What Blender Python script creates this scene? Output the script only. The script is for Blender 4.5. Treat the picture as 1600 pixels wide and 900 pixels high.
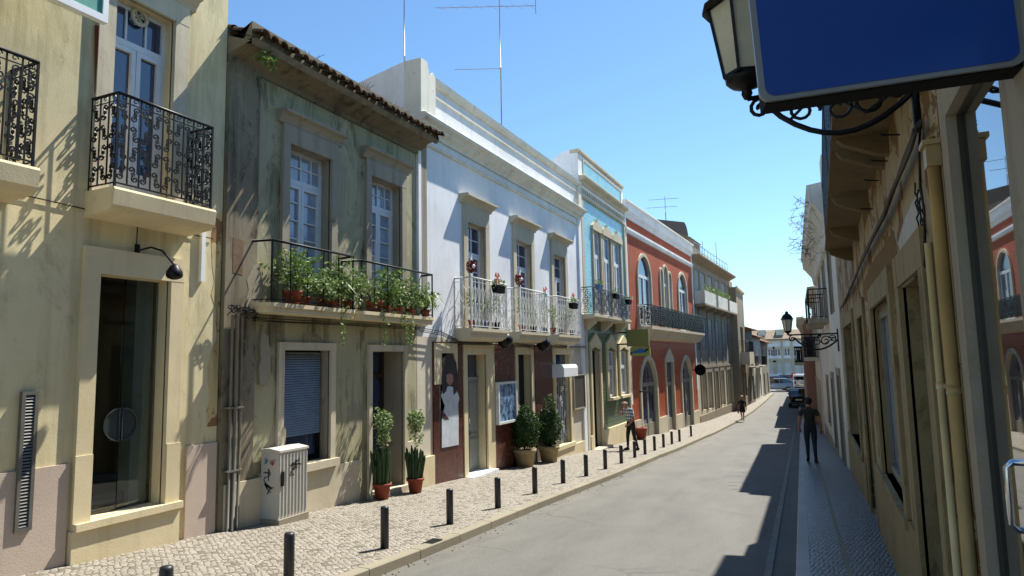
import bpy, math, random
import numpy as np
from mathutils import Vector, noise
for _o in list(bpy.data.objects): bpy.data.objects.remove(_o)
S = bpy.context.scene
PI = math.pi
rad = math.radians

# ------------------------------------------------------------ camera
F_PX, PITCH, ROLL, YAW = 1040.0, 0.1085, -0.0203, rad(24.6)
EYE = 1.8
_F = np.array([0, math.cos(PITCH), math.sin(PITCH)]); _R = np.array([1., 0, 0]); _U = np.cross(_R, _F)
_R2 = math.cos(ROLL)*_R + math.sin(ROLL)*_U
_U2 = -math.sin(ROLL)*_R + math.cos(ROLL)*_U
_M = np.array([[math.cos(YAW), -math.sin(YAW), 0], [math.sin(YAW), math.cos(YAW), 0], [0, 0, 1]])
_F, _R2, _U2 = _M@_F, _M@_R2, _M@_U2
cam_d = bpy.data.cameras.new('camera'); cam = bpy.data.objects.new('camera', cam_d)
S.collection.objects.link(cam)
from mathutils import Matrix
cam.matrix_world = Matrix(((_R2[0], _U2[0], -_F[0], 0), (_R2[1], _U2[1], -_F[1], 0), (_R2[2], _U2[2], -_F[2], EYE), (0, 0, 0, 1)))
cam_d.sensor_width = 36; cam_d.lens = F_PX/1600*36; cam_d.clip_start = 0.05; cam_d.clip_end = 3000
S.camera = cam

# ------------------------------------------------------------ sky, sun, exposure
SUN = Vector((0.225, 0.64, 1.0)).normalized()           # towards the sun
sun_el = math.asin(SUN.z); sun_az = math.atan2(SUN.x, SUN.y)
w = bpy.data.worlds.new("World"); S.world = w; w.use_nodes = True
nt = w.node_tree; nt.nodes.clear()
sky = nt.nodes.new('ShaderNodeTexSky'); sky.sky_type = 'NISHITA'; sky.sun_disc = False
sky.sun_elevation = sun_el; sky.sun_rotation = sun_az
sky.altitude = 0; sky.air_density = 1.0; sky.dust_density = 0.1; sky.ozone_density = 2.6
bg = nt.nodes.new('ShaderNodeBackground'); bg.inputs[1].default_value = 0.092
wo = nt.nodes.new('ShaderNodeOutputWorld')
tm = nt.nodes.new('ShaderNodeMix'); tm.data_type = 'RGBA'; tm.blend_type = 'MULTIPLY'; tm.inputs[0].default_value = 1; tm.inputs[7].default_value = (.80, .985, 1.06, 1)
nt.links.new(sky.outputs[0], tm.inputs[6]); nt.links.new(tm.outputs[2], bg.inputs[0]); nt.links.new(bg.outputs[0], wo.inputs[0])
sl = bpy.data.lights.new('sun', 'SUN'); sl.energy = 5.0; sl.angle = rad(0.5); sl.color = (1.0, 0.95, 0.86)
so = bpy.data.objects.new('sun', sl); S.collection.objects.link(so)
so.rotation_euler = SUN.to_track_quat('Z', 'Y').to_euler(); so.location = (0, 0, 30)
S.view_settings.view_transform = 'Standard'; S.view_settings.look = 'None'
S.view_settings.exposure = 1.0; S.view_settings.gamma = 1.0

# ------------------------------------------------------------ helpers
def ray(px, py): return _F*F_PX + _R2*(px-800) - _U2*(py-450)
def at_x(px, py, X): d = ray(px, py); t = X/d[0]; return np.array([X, d[1]*t, EYE+d[2]*t])
def at_y(px, py, Y): d = ray(px, py); t = Y/d[1]; return np.array([d[0]*t, Y, EYE+d[2]*t])
_ys = [-60, 0, 25, 35, 45, 55, 65, 76, 90, 900]; _zs = [3.6, 0, -1.5, -1.98, -2.32, -2.46, -2.42, -2.3, -2.25, -2.25]
def gz(y): return float(np.interp(y, _ys, _zs))
def ground(px, py, off=0.0):
    d = ray(px, py); lo, hi = 0.0005, 0.4
    for i in range(4000):
        t = lo*(hi/lo)**(i/3999); p = d*t
        if EYE+p[2] <= gz(p[1])+off: return np.array([p[0], p[1], gz(p[1])+off])
    return d*0.4
class Fr:
    "a facade: u runs along it, v comes out of it towards the street, z is up"
    def __init__(s, x0, y0, x1, y1, side=1):
        s.o = np.array([x0, y0]); d = np.array([x1-x0, y1-y0], float); s.L = float(np.hypot(*d)); s.d = d/s.L
        s.n = np.array([s.d[1], -s.d[0]])*side
    def P(s, u, v, z): q = s.o + s.d*u + s.n*v; return (q[0], q[1], z)
    def at(s, px, py, v=0.0):
        d = ray(px, py); n3 = np.array([s.n[0], s.n[1], 0]); o = np.array([s.o[0], s.o[1], EYE-EYE])+n3*v
        t = (o@n3)/(d@n3); p = d*t
        return float((p[:2]-s.o)@s.d), float(p[2]+EYE)
    def u(s, px, py, v=0.0): return s.at(px, py, v)[0]
    def z(s, px, py, v=0.0): return s.at(px, py, v)[1]
    def g(s, u, v=0.0): return gz(s.P(u, v, 0)[1])
    def sub(s, u, v=0): # frame shifted
        f = Fr.__new__(Fr); f.o = s.o+s.d*u+s.n*v; f.d = s.d; f.n = s.n; f.L = s.L; return f
WORLD = Fr(0, 0, 1, 0); WORLD.n = np.array([0., 1.])     # u=x v=y

class MB:
    def __init__(s): s.v = []; s.f = []; s.m = []; s.s = []
    def add(s, vs, fs, mi=0, smooth=False):
        b = len(s.v); s.v += [tuple(map(float, p)) for p in vs]
        for f in fs: s.f.append([b+i for i in f]); s.m.append(mi); s.s.append(smooth)
        return s
    def box(s, fr, u0, u1, v0, v1, z0, z1, mi=0):
        ps = [fr.P(u, v, z) for z in (z0, z1) for v in (v0, v1) for u in (u0, u1)]
        return s.add(ps, [(0, 1, 3, 2), (4, 6, 7, 5), (0, 4, 5, 1), (2, 3, 7, 6), (0, 2, 6, 4), (1, 5, 7, 3)], mi)
    def prism(s, fr, prof, u0, u1, mi=0):              # prof: (v,z) closed polygon swept along u
        n = len(prof); ps = [fr.P(u0, v, z) for v, z in prof]+[fr.P(u1, v, z) for v, z in prof]
        fs = [(i, (i+1) % n, n+(i+1) % n, n+i) for i in range(n)]+[tuple(range(n)), tuple(range(2*n-1, n-1, -1))]
        return s.add(ps, fs, mi)
    def plate(s, fr, poly, v0, v1, mi=0):              # poly: (u,z) polygon given thickness v0..v1
        n = len(poly); ps = [fr.P(u, v0, z) for u, z in poly]+[fr.P(u, v1, z) for u, z in poly]
        fs = [(i, (i+1) % n, n+(i+1) % n, n+i) for i in range(n)]+[tuple(range(n)), tuple(range(2*n-1, n-1, -1))]
        return s.add(ps, fs, mi)
    def slab(s, fr, poly, z0, z1, mi=0):               # poly: (u,v) polygon given height
        n = len(poly); ps = [fr.P(u, v, z0) for u, v in poly]+[fr.P(u, v, z1) for u, v in poly]
        fs = [(i, (i+1) % n, n+(i+1) % n, n+i) for i in range(n)]+[tuple(range(n)), tuple(range(2*n-1, n-1, -1))]
        return s.add(ps, fs, mi)
    def tube(s, pts, r, n=6, mi=0, caps=True):
        pts = [Vector(p) for p in pts]; k = len(pts); rs = r if isinstance(r, (list, tuple)) else [r]*k
        ps = []; up = Vector((0, 0, 1)); prev = None
        for i, p in enumerate(pts):
            t = (pts[min(i+1, k-1)]-pts[max(i-1, 0)])
            if t.length < 1e-9: t = Vector((0, 0, 1))
            t.normalize()
            a = prev-t*prev.dot(t) if prev is not None else (t.cross(up) if abs(t.z) < .95 else t.cross(Vector((1, 0, 0))))
            if a.length < 1e-6: a = t.orthogonal()
            a.normalize(); prev = a; b = t.cross(a)
            for j in range(n):
                q = 2*PI*(j+.5)/n; ps.append(p+(a*math.cos(q)+b*math.sin(q))*rs[i])
        fs = [(i*n+j, i*n+(j+1) % n, (i+1)*n+(j+1) % n, (i+1)*n+j) for i in range(k-1) for j in range(n)]
        if caps: fs += [tuple(range(n)), tuple(range(k*n-1, (k-1)*n-1, -1))]
        return s.add(ps, fs, mi, n > 5)
    def lathe(s, c, prof, n=16, mi=0, smooth=True):    # prof: (r,z)
        k = len(prof); ps = [(c[0]+r*math.cos(2*PI*j/n), c[1]+r*math.sin(2*PI*j/n), c[2]+z) for r, z in prof for j in range(n)]
        fs = [(i*n+j, i*n+(j+1) % n, (i+1)*n+(j+1) % n, (i+1)*n+j) for i in range(k-1) for j in range(n)]
        fs += [tuple(range(n-1, -1, -1)), tuple(range((k-1)*n, k*n))]
        return s.add(ps, fs, mi, smooth)
    def blob(s, c, r, nu=10, nv=7, mi=0, jit=0.0, seed=0):
        rr = random.Random(seed); ps = []; r = r if isinstance(r, (tuple, list)) else (r, r, r)
        for i in range(nv+1):
            a = PI*i/nv
            for j in range(nu):
                b = 2*PI*j/nu; q = 1+rr.uniform(-jit, jit)
                ps.append((c[0]+r[0]*q*math.sin(a)*math.cos(b), c[1]+r[1]*q*math.sin(a)*math.sin(b), c[2]+r[2]*q*math.cos(a)))
        return s.add(ps, [(i*nu+j, i*nu+(j+1) % nu, (i+1)*nu+(j+1) % nu, (i+1)*nu+j) for i in range(nv) for j in range(nu)], mi, True)
    def wall(s, fr, u0, u1, z0, z1, holes, v=0.0, mi=0, mr=None, thick=None):
        us = sorted({u0, u1, *[min(max(h[i], u0), u1) for h in holes for i in (0, 1)]})
        zs = sorted({z0, z1, *[min(max(h[i], z0), z1) for h in holes for i in (2, 3)]})
        for a, b in zip(us, us[1:]):
            for c, d in zip(zs, zs[1:]):
                mu, mz = (a+b)/2, (c+d)/2
                if any(h[0] < mu < h[1] and h[2] < mz < h[3] for h in holes): continue
                s.add([fr.P(a, v, c), fr.P(b, v, c), fr.P(b, v, d), fr.P(a, v, d)], [(0, 1, 2, 3)], mi)
        for h in holes:
            a, b, c, d = h[:4]; dp = h[4] if len(h) > 4 else .25; k = mi if mr is None else mr
            for q in ([(a, c), (a, d)], [(b, c), (b, d)], [(a, c), (b, c)], [(a, d), (b, d)]):
                (p, zp), (p2, zp2) = q
                s.add([fr.P(p, v, zp), fr.P(p2, v, zp2), fr.P(p2, v-dp, zp2), fr.P(p, v-dp, zp)], [(0, 1, 2, 3)], k)
        return s

_org = {}
COL = S.collection
def _lab(o, label, cat, group, kind):
    if label: o['label'] = label
    if cat: o['category'] = cat
    if group: o['group'] = group
    if kind: o['kind'] = kind
def thing(name, label, cat, loc, group=None, kind=None):
    o = bpy.data.objects.new(name, None); COL.objects.link(o); o.location = loc; o.empty_display_size = .2
    _lab(o, label, cat, group, kind); _org[o.name] = tuple(map(float, loc)); return o
def build(name, mb, mats, parent=None, label=None, cat=None, group=None, kind=None, loc=None):
    if parent is not None: org = _org[parent.name]
    elif loc is not None: org = tuple(map(float, loc))
    else:
        a = np.array(mb.v); org = (float((a[:, 0].min()+a[:, 0].max())/2), float((a[:, 1].min()+a[:, 1].max())/2), float(a[:, 2].min())) if kind is None else (0, 0, 0)
    me = bpy.data.meshes.new(name)
    me.from_pydata([(x-org[0], y-org[1], z-org[2]) for x, y, z in mb.v], [], mb.f)
    for m in (mats if isinstance(mats, (list, tuple)) else [mats]): me.materials.append(m)
    me.polygons.foreach_set('material_index', mb.m); me.polygons.foreach_set('use_smooth', mb.s)
    me.update()
    o = bpy.data.objects.new(name, me); COL.objects.link(o)
    if parent is not None: o.parent = parent
    else: o.location = org
    _org[o.name] = org; _lab(o, label, cat, group, kind); return o
def kids(o): return [c for c in COL.objects if c.parent == o]
def copy_tree(o, parent=None, memo=None):
    if memo is None:
        memo = {}
        for c in COL.objects:
            if c.parent: memo.setdefault(c.parent.name, []).append(c)
    c = o.copy(); COL.objects.link(c)
    if parent is not None: c.parent = parent
    _org[c.name] = _org.get(o.name, (0, 0, 0))
    for ch in memo.get(o.name, []): copy_tree(ch, c, memo)
    return c

# ------------------------------------------------------------ materials
def hexc(h):
    f = lambda c: c/12.92 if c <= .04045 else ((c+.055)/1.055)**2.4
    return tuple(f(int(h[i:i+2], 16)/255) for i in (0, 2, 4))+(1,)
class NT:
    def __init__(s, name):
        s.m = bpy.data.materials.new(name); s.m.use_nodes = True; s.t = s.m.node_tree; s.n = s.t.nodes
        s.b = s.n['Principled BSDF']; g = s.n.new('ShaderNodeNewGeometry'); s.pos = g.outputs['Position']
    def link(s, a, b): s.t.links.new(a, b)
    def map(s, sc, vec=None, rot=None):
        m = s.n.new('ShaderNodeMapping'); m.inputs['Scale'].default_value = sc if isinstance(sc, tuple) else (sc,)*3
        if rot: m.inputs['Rotation'].default_value = rot
        s.link(vec or s.pos, m.inputs['Vector']); return m.outputs[0]
    def noise(s, sc, detail=4, rough=.55, dist=0.0):
        n = s.n.new('ShaderNodeTexNoise'); n.inputs['Scale'].default_value = 1; n.inputs['Detail'].default_value = detail
        n.inputs['Roughness'].default_value = rough; n.inputs['Distortion'].default_value = dist
        s.link(s.map(sc), n.inputs['Vector']); return n.outputs['Fac']
    def ramp(s, fac, a, b, c0=0.0, c1=1.0):
        r = s.n.new('ShaderNodeMapRange'); r.inputs[1].default_value = a; r.inputs[2].default_value = b
        r.inputs[3].default_value = c0; r.inputs[4].default_value = c1; r.clamp = True
        s.link(fac, r.inputs[0]); return r.outputs[0]
    def mix(s, fac, a, b, mode='MIX'):
        m = s.n.new('ShaderNodeMix'); m.data_type = 'RGBA'; m.blend_type = mode
        for sock, v in ((m.inputs[0], fac), (m.inputs[6], a), (m.inputs[7], b)):
            if hasattr(v, 'is_output'): s.link(v, sock)
            else: sock.default_value = v
        return m.outputs[2]
    def math(s, op, a, b=0.0):
        m = s.n.new('ShaderNodeMath'); m.operation = op
        for sock, v in ((m.inputs[0], a), (m.inputs[1], b)):
            if hasattr(v, 'is_output'): s.link(v, sock)
            else: sock.default_value = v
        return m.outputs[0]
    def bump(s, h, strength=.3, dist=.01):
        b = s.n.new('ShaderNodeBump'); b.inputs['Strength'].default_value = strength; b.inputs['Distance'].default_value = dist
        s.link(h, b.inputs['Height']); s.link(b.outputs[0], s.b.inputs['Normal'])
    def col(s, c): s.link(c, s.b.inputs['Base Color']) if hasattr(c, 'is_output') else setattr(s.b.inputs['Base Color'], 'default_value', c)
_mc = {}
def plain(name, h, rough=.7, metal=0.0, var=.12, sc=6, bump=0.0, spec=None):
    if name in _mc: return _mc[name]
    t = NT(name); c = hexc(h); d = tuple(x*(1-var*2) for x in c[:3])+(1,)
    t.col(t.mix(t.ramp(t.noise(sc), .3, .7), c, d)); t.b.inputs['Roughness'].default_value = rough; t.b.inputs['Metallic'].default_value = metal
    if spec is not None: t.b.inputs['Specular IOR Level'].default_value = spec
    if bump: t.bump(t.noise(sc*8), bump, .01)
    _mc[name] = t.m; return t.m
def plaster(name, h, dirt='5a5040', streak=.5, patch=.25, patch_col=None, fine=.25, rough=.92, sc=1.0, grain=60, peel=None, peel_amt=.0, soot=.0):
    t = NT(name); c = hexc(h); d = hexc(dirt)
    c2 = tuple(x*.82 for x in c[:3])+(1,)
    col = t.mix(t.ramp(t.noise(.7*sc, 5, .6), .35, .68), c, c2)
    if patch_col: col = t.mix(t.ramp(t.noise(.9*sc, 6, .65, .6), .58, .70, 0, patch), col, hexc(patch_col))
    col = t.mix(t.ramp(t.noise((5.0*sc, 5.0*sc, .35*sc), 6, .65), .52, .78, 0, streak), col, d)
    col = t.mix(t.ramp(t.noise(3.2*sc, 8, .72), .60, .76, 0, fine), col, d)
    col = t.mix(t.ramp(t.noise(26, 3, .6), .62, .76, 0, fine*.8), col, tuple(x*.5 for x in c[:3])+(1,))
    if soot:
        sm = t.math('MULTIPLY', t.ramp(t.noise((1.9, 1.9, .8), 9, .74, .8), .52, .60), t.ramp(t.noise((9, 9, .6), 6, .7), .38, .6, .25, 1))
        col = t.mix(t.math('MULTIPLY', sm, soot), col, d)
        col = t.mix(t.ramp(t.noise((1.1, 1.1, 1.0), 8, .7, .5), .60, .63, 0, soot*.5), col, tuple(min(1, x*1.25) for x in c[:3])+(1,))
    h_ = t.noise(grain, 4)
    if peel:
        pm = t.ramp(t.noise(1.5*sc, 7, .68, .4), .62-peel_amt, .635-peel_amt); col = t.mix(pm, col, hexc(peel))
        h_ = t.math('SUBTRACT', h_, t.math('MULTIPLY', pm, 1.6))
    t.col(col); t.b.inputs['Roughness'].default_value = rough; t.b.inputs['Specular IOR Level'].default_value = .25
    t.bump(t.math('ADD', h_, t.math('MULTIPLY', t.noise(4, 3), 1.5)), .2, .010); return t.m
def tiles(name, c1, c2, mortar, size=.14, rot=0.0, rough=.3, off=.0, ms=.022, var=None):
    t = NT(name)
    sep = t.n.new('ShaderNodeSeparateXYZ'); t.link(t.pos, sep.inputs[0])
    cb = t.n.new('ShaderNodeCombineXYZ'); t.link(t.math('ADD', sep.outputs[1], t.math('MULTIPLY', sep.outputs[0], .01)), cb.inputs[0]); t.link(sep.outputs[2], cb.inputs[1])
    b = t.n.new('ShaderNodeTexBrick'); b.offset = off; b.inputs['Scale'].default_value = 1; b.inputs['Brick Width'].default_value = size
    b.inputs['Row Height'].default_value = size; b.inputs['Mortar Size'].default_value = size*ms; b.inputs['Color1'].default_value = hexc(c1)
    b.inputs['Color2'].default_value = hexc(c2); b.inputs['Mortar'].default_value = hexc(mortar); t.link(cb.outputs[0], b.inputs['Vector'])
    c = b.outputs[0]
    if var:
        ck = t.n.new('ShaderNodeTexVoronoi'); ck.inputs['Scale'].default_value = 1/size*1.0; ck.inputs['Randomness'].default_value = 0
        t.link(cb.outputs[0], ck.inputs['Vector'])
        c = t.mix(t.ramp(ck.outputs['Distance'], .22, .3, .8, 0), c, hexc(var))
    c = t.mix(t.ramp(t.noise(2.2, 6, .65), .5, .8, 0, .35), c, hexc('4a4238'))
    t.col(c); t.b.inputs['Roughness'].default_value = rough; t.bump(b.outputs['Fac'], .06, -.002); return t.m
def glass(name, h='10161c', rough=.06, spec=.9):
    t = NT(name); c = hexc(h); t.col(t.mix(t.ramp(t.noise(2.5, 3), .3, .7), c, tuple(x*1.8+.004 for x in c[:3])+(1,)))
    t.b.inputs['Roughness'].default_value = rough; t.b.inputs['Specular IOR Level'].default_value = spec; t.b.inputs['IOR'].default_value = 1.6
    t.bump(t.noise(1.3, 1), .04, .02); return t.m
def leafmat(name, a, b, c=None):
    t = NT(name); g = t.n.new('ShaderNodeTexWhiteNoise'); t.link(t.map(38), g.inputs['Vector'])
    col = t.mix(t.noise(7, 2), hexc(a), hexc(b))
    if c: col = t.mix(t.ramp(t.noise(23, 2), .55, .68), col, hexc(c))
    t.col(col); t.b.inputs['Roughness'].default_value = .55
    t.b.inputs['Subsurface Weight'].default_value = 0.0
    tr = t.n.new('ShaderNodeBsdfTranslucent'); t.link(col, tr.inputs[0]); mx = t.n.new('ShaderNodeMixShader'); mx.inputs[0].default_value = .3
    out = t.n['Material Output']; t.link(t.b.outputs[0], mx.inputs[1]); t.link(tr.outputs[0], mx.inputs[2]); t.link(mx.outputs[0], out.inputs[0]); return t.m

M_yellow = plaster('yellow plaster', 'd8cca4', '6a5a3c', .4, .45, 'bfae80', fine=.35, soot=.28)
M_yellow2 = plaster('flaking yellow plaster', 'cdb987', '5e4424', .75, .5, '7d5a34', fine=.5, peel='8a6a45', peel_amt=.08)
M_pink = plaster('pinkish plinth plaster', 'bfae9f', '7a6c58', .25, .3, 'b8a27a', fine=.2)
M_cream = plaster('cream limestone', 'd6c7a2', '77684a', .3, .3, 'b79f6d', fine=.3)
M_stone = plaster('pale limestone', 'c6bca4', '5d5340', .4, .3, '9d8f72', fine=.4)
M_stoneG = plaster('grey weathered limestone', '9d9584', '3a362c', .6, .3, '6b6454', fine=.5)
M_green = plaster('grey green plaster', 'a8a384', '2e2819', .8, .8, 'b3ae92', fine=.5, soot=.7)
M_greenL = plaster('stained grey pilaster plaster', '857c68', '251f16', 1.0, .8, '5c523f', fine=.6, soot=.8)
M_corn = plaster('blackened cornice stone', '7e7460', '211d16', .9, .7, '2e2a22', fine=.7)
M_white = plaster('white lime plaster', 'e8eaec', '968f7c', .25, .3, 'cfccc2', fine=.14, soot=.14)
M_whiteD = plaster('weathered white plaster', 'dedbce', '5b5648', .35, .3, 'b4ad98', fine=.5)
M_whiteG = plaster('off white ground floor plaster', 'cbc3b0', '7c735f', .3, .2, 'aca38c', fine=.2)
M_browntile = tiles('brown glazed tile', '5a2f24', '4a251e', '2c1a16', .11, rough=.25)
M_teal = tiles('turquoise glazed tile', '8cc2cc', '7ab2be', '74a4ac', .14, rough=.3, var='a8ced0')
M_gtile = tiles('dark green glazed tile', '465a40', '394f38', '586850', .14, rough=.3, var='6c7d5c')
M_otile = tiles('brick orange glazed tile', 'b35a38', 'a34d30', '86432e', .14, rough=.32, var='8f3a26')
M_orange = plaster('red brown render', 'ad5a40', '4e261a', .35, .4, '8a4a34', fine=.25, soot=.2)
M_greyapt = plaster('grey apartment render', '8c8578', '4c4c48', .5, .3, '77797a', fine=.3)
M_tower = plaster('grey brown render', '8f8470', '4a4232', .5, .3, '6a604c', fine=.3)
M_shut = plain('blue grey shutter paint', '7b8288', .6)
M_peel = plaster('peeling cream plaster', 'a59678', '4e3c22', .7, .5, '9a8458', fine=.6, peel='6e522e', peel_amt=.09, soot=.6)
M_patch = plaster('bare brown mortar', '77592c', '3c2a18', .5, .4, '64472a', fine=.4, grain=30)
M_ochre = plaster('ochre window band stone', '948562', '43341d', .7, .5, '80693e', fine=.6, soot=.6)
M_iron = plain('black wrought iron', '17181a', .45, .6)
M_bollard = plain('dark grey bollard paint', '24272b', .45, .0, .1, bump=.1)
M_whiteiron = plain('white painted iron', 'dcdcd8', .5)
M_wood_w = plain('white window paint', 'd9dde0', .5, var=.06)
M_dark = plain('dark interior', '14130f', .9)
M_dark2 = plain('dim shop interior', '45433a', .9)
M_glass = glass('window glass', '1b2c48', .05, 1.0)  # blue base colour paints the reflected sky into the panes
M_glassc = glass('curtained window glass', '7d8998', .1, .7)
M_cable = plain('black cable', '151413', .6)
M_pvc = plain('cream downpipe paint', 'b59c66', .5, var=.18, sc=3)
M_pvcw = plain('pale pipe paint', 'd0c194', .5, var=.15, sc=3)
M_grpipe = plain('grey conduit', '6e6a60', .5)
M_steel = plain('chrome steel', 'c8ccd4', .15, 1.0, .03)
M_galv = plain('galvanised pole', '8c8f94', .45, .7)
M_vent = plain('grey metal grille', '6c6b64', .5, .3)
M_cab = plain('pale grey cabinet plastic', 'bdbab0', .5, var=.05, sc=4)
M_conc = plaster('concrete', '9b927e', '4e4838', .3, .2, '7a725e', fine=.4)
M_terra = plain('terracotta', '8f4128', .8, var=.15, sc=9, bump=.2)
M_potst = plain('stone planter', 'a3906a', .9, var=.18, sc=9, bump=.4)
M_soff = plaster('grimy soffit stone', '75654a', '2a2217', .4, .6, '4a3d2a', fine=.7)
M_roof = plain('old clay roof tile', '8a6040', .95, var=.32, sc=7, bump=.5)
M_roof2 = plain('dark lichened roof tile', '5e4835', .95, var=.35, sc=9, bump=.5)
M_leaf = leafmat('leaf green', '3c5a24', '6f8a3c', 'a9b878')
M_leafd = leafmat('dark hedge green', '1c3413', '2f4f1b', '4d6b27')
M_leafv = leafmat('variegated leaf', '48682c', '84995a', 'cfd4ac')
M_leafc = leafmat('cactus green', '274020', '3f5a2c')
M_dry = leafmat('dry weeds', '4a3a24', '6e5a36')
M_red = plain('red brown flowers', '7a2418', .7)
M_orangep = plain('orange red fabric', 'd0401c', .6)
M_tealp = plain('teal fabric', '3a9080', .6)
M_blueb = plain('blue planter plastic', '3c5a8c', .5)
M_black = plain('black plastic', '0c0c0e', .85, spec=.2)
M_whitep = plain('white enamel', 'e4e6e6', .35, var=.03)
M_olive = plain('olive sign face', '77783c', .5, var=.04)
M_lime = plain('lime sign face', '8a9a44', .5, var=.04)
M_blue = plain('blue enamel sign face', '12489c', .35, var=.03, sc=2)
M_alu = plain('grey sign rim', '8f9396', .4, .3, .05)
M_lampg = plain('frosted lamp glass', 'c9c4ae', .35, var=.1)
M_door = plain('grey green door paint', '8a9088', .55, var=.08)
M_brown = plain('dark brown door wood', '3a2c22', .6)

# ------------------------------------------------------------ ground, road, pavements
def pl(pts): xs = [p[1] for p in pts]; vs = [p[0] for p in pts]; return lambda y: float(np.interp(y, xs, vs))
Lk = pl([(-4.45, -6), (-4.47, 7.4), (-4.6, 11), (-4.68, 16), (-4.9, 22), (-5.05, 32), (-5.07, 45), (-4.98, 57), (-4.88, 66), (-4.8, 79)])
Rk = pl([(-.32, -6), (-.37, 7.7), (-.49, 12), (-.9, 27), (-1.5, 50), (-1.85, 60), (-2.0, 79)])
Lw = pl([(-7.5, -8), (-7.5, 28.4), (-7.2, 36), (-6.8, 46), (-6.4, 56), (-5.8, 64), (-5.35, 80)])
Rw = pl([(.62, -8), (.62, 16), (.52, 20), (.34, 25), (0, 35), (-.15, 43), (-.6, 50), (-.8, 60), (-1.1, 80)])
def strip(name, a, b, zo, y0, y1, mat, nx=2, step=1.0, crown=0.0, **k):
    mb = MB(); n = int((y1-y0)/step); vs = []
    for i in range(n+1):
        y = y0+(y1-y0)*i/n
        for j in range(nx):
            t = j/(nx-1); x = a(y)*(1-t)+b(y)*t
            vs.append((x, y, gz(y)+zo+crown*(1-(2*t-1)**2)))
    mb.add(vs, [(i*nx+j, i*nx+j+1, (i+1)*nx+j+1, (i+1)*nx+j) for i in range(n) for j in range(nx-1)], 0, True)
    return build(name, mb, mat, kind='structure', loc=(0, 0, 0), **k)

def road_mat():
    t = NT('worn grey asphalt'); c = hexc('605f5a'); d = hexc('53524d')
    col = t.mix(t.ramp(t.noise((1.4, .5, 1), 5, .6), .35, .7), c, tuple(x*.92 for x in d[:3])+(1,))
    col = t.mix(t.ramp(t.noise(34, 4, .75), .5, .68, 0, .4), col, hexc('77756d'))
    col = t.mix(t.ramp(t.noise(75, 2, .7), .52, .72, 0, .7), col, hexc('363532'))
    col = t.mix(t.ramp(t.noise(110, 2, .7), .58, .74, 0, .7), col, hexc('8a8982'))
    col = t.mix(t.ramp(t.noise((3.5, .25, 1), 5, .6), .58, .75, 0, .35), col, hexc('45443f'))
    v = t.n.new('ShaderNodeTexVoronoi'); v.feature = 'DISTANCE_TO_EDGE'; v.inputs['Scale'].default_value = .45
    nz = t.n.new('ShaderNodeTexNoise'); nz.inputs['Scale'].default_value = 2.5; t.link(t.pos, nz.inputs['Vector'])
    mx = t.n.new('ShaderNodeMix'); mx.data_type = 'VECTOR'; mx.inputs[0].default_value = .25; t.link(t.pos, mx.inputs[4]); t.link(nz.outputs['Color'], mx.inputs[5]); t.link(mx.outputs[1], v.inputs['Vector'])
    crack = t.math('MULTIPLY', t.ramp(v.outputs['Distance'], .0, .012, 1, 0), t.ramp(t.noise(.35, 2), .5, .6))
    col = t.mix(t.math('MULTIPLY', crack, .5), col, hexc('2a2926'))
    # dusty kerb side
    sep = t.n.new('ShaderNodeSeparateXYZ'); t.link(t.pos, sep.inputs[0])
    edge = t.math('MULTIPLY', t.ramp(sep.outputs[0], -4.5, -3.5, 1, 0), t.ramp(t.noise((3, 1, 1), 5, .7), .35, .7))
    col = t.mix(t.math('MULTIPLY', edge, .35), col, hexc('857f6e'))
    t.col(col); t.b.inputs['Roughness'].default_value = .8; t.bump(t.noise(60, 5, .8), .7, .01); return t.m
def cobble_mat(name, cols, grout, sc=11.5, rot=.7, rough=.75, wear=0.3):
    t = NT(name); m = t.map((sc, sc, .01), rot=(0, 0, rot))
    nz = t.n.new('ShaderNodeTexNoise'); nz.inputs['Scale'].default_value = .9; nz.inputs['Detail'].default_value = 2; t.link(m, nz.inputs['Vector'])
    mx = t.n.new('ShaderNodeMix'); mx.data_type = 'VECTOR'; mx.inputs[0].default_value = .18; t.link(m, mx.inputs[4]); t.link(nz.outputs['Color'], mx.inputs[5])
    e = t.n.new('ShaderNodeTexVoronoi'); e.feature = 'DISTANCE_TO_EDGE'; e.voronoi_dimensions = '2D'; e.inputs['Scale'].default_value = 1; e.inputs['Randomness'].default_value = .6; t.link(mx.outputs[1], e.inputs['Vector'])
    f = t.n.new('ShaderNodeTexVoronoi'); f.voronoi_dimensions = '2D'; f.inputs['Scale'].default_value = 1; f.inputs['Randomness'].default_value = .6; t.link(mx.outputs[1], f.inputs['Vector'])
    sp = t.n.new('ShaderNodeSeparateColor'); t.link(f.outputs['Color'], sp.inputs[0])
    col = t.mix(sp.outputs[0], hexc(cols[0]), hexc(cols[1])); col = t.mix(t.ramp(sp.outputs[1], .8, .85), col, hexc(cols[2]))
    col = t.mix(t.ramp(t.noise(1.3, 5, .65), .45, .75, 0, wear), col, hexc(cols[2]))
    g = t.ramp(e.outputs['Distance'], .03, .10)
    col = t.mix(g, hexc(grout), col)
    t.col(col); t.b.inputs['Roughness'].default_value = rough
    t.bump(t.math('ADD', t.ramp(e.outputs['Distance'], 0, .25), t.math('MULTIPLY', t.noise(60, 2), .3)), .7, .012); return t.m
M_road = road_mat()
M_cobL = cobble_mat('pale limestone setts', ('989184', '837c6e', '676052'), '4c473e', sc=19, rot=.6)
M_cobR = cobble_mat('worn pale setts', ('6d7076', '565a60', '3a3d42'), '202226', sc=24, rot=.2, rough=.32)
M_kerb = plaster('kerb limestone', '8c8573', '6a6250', .2, .2, '948a74', fine=.4)
M_kerbR = plaster('pale right kerb stone', 'b9b8b4', '77736a', .2, .2, 'a09c92', fine=.3)
M_line = plain('worn white road paint', '7e7d77', .8, var=.25, sc=12)
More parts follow.
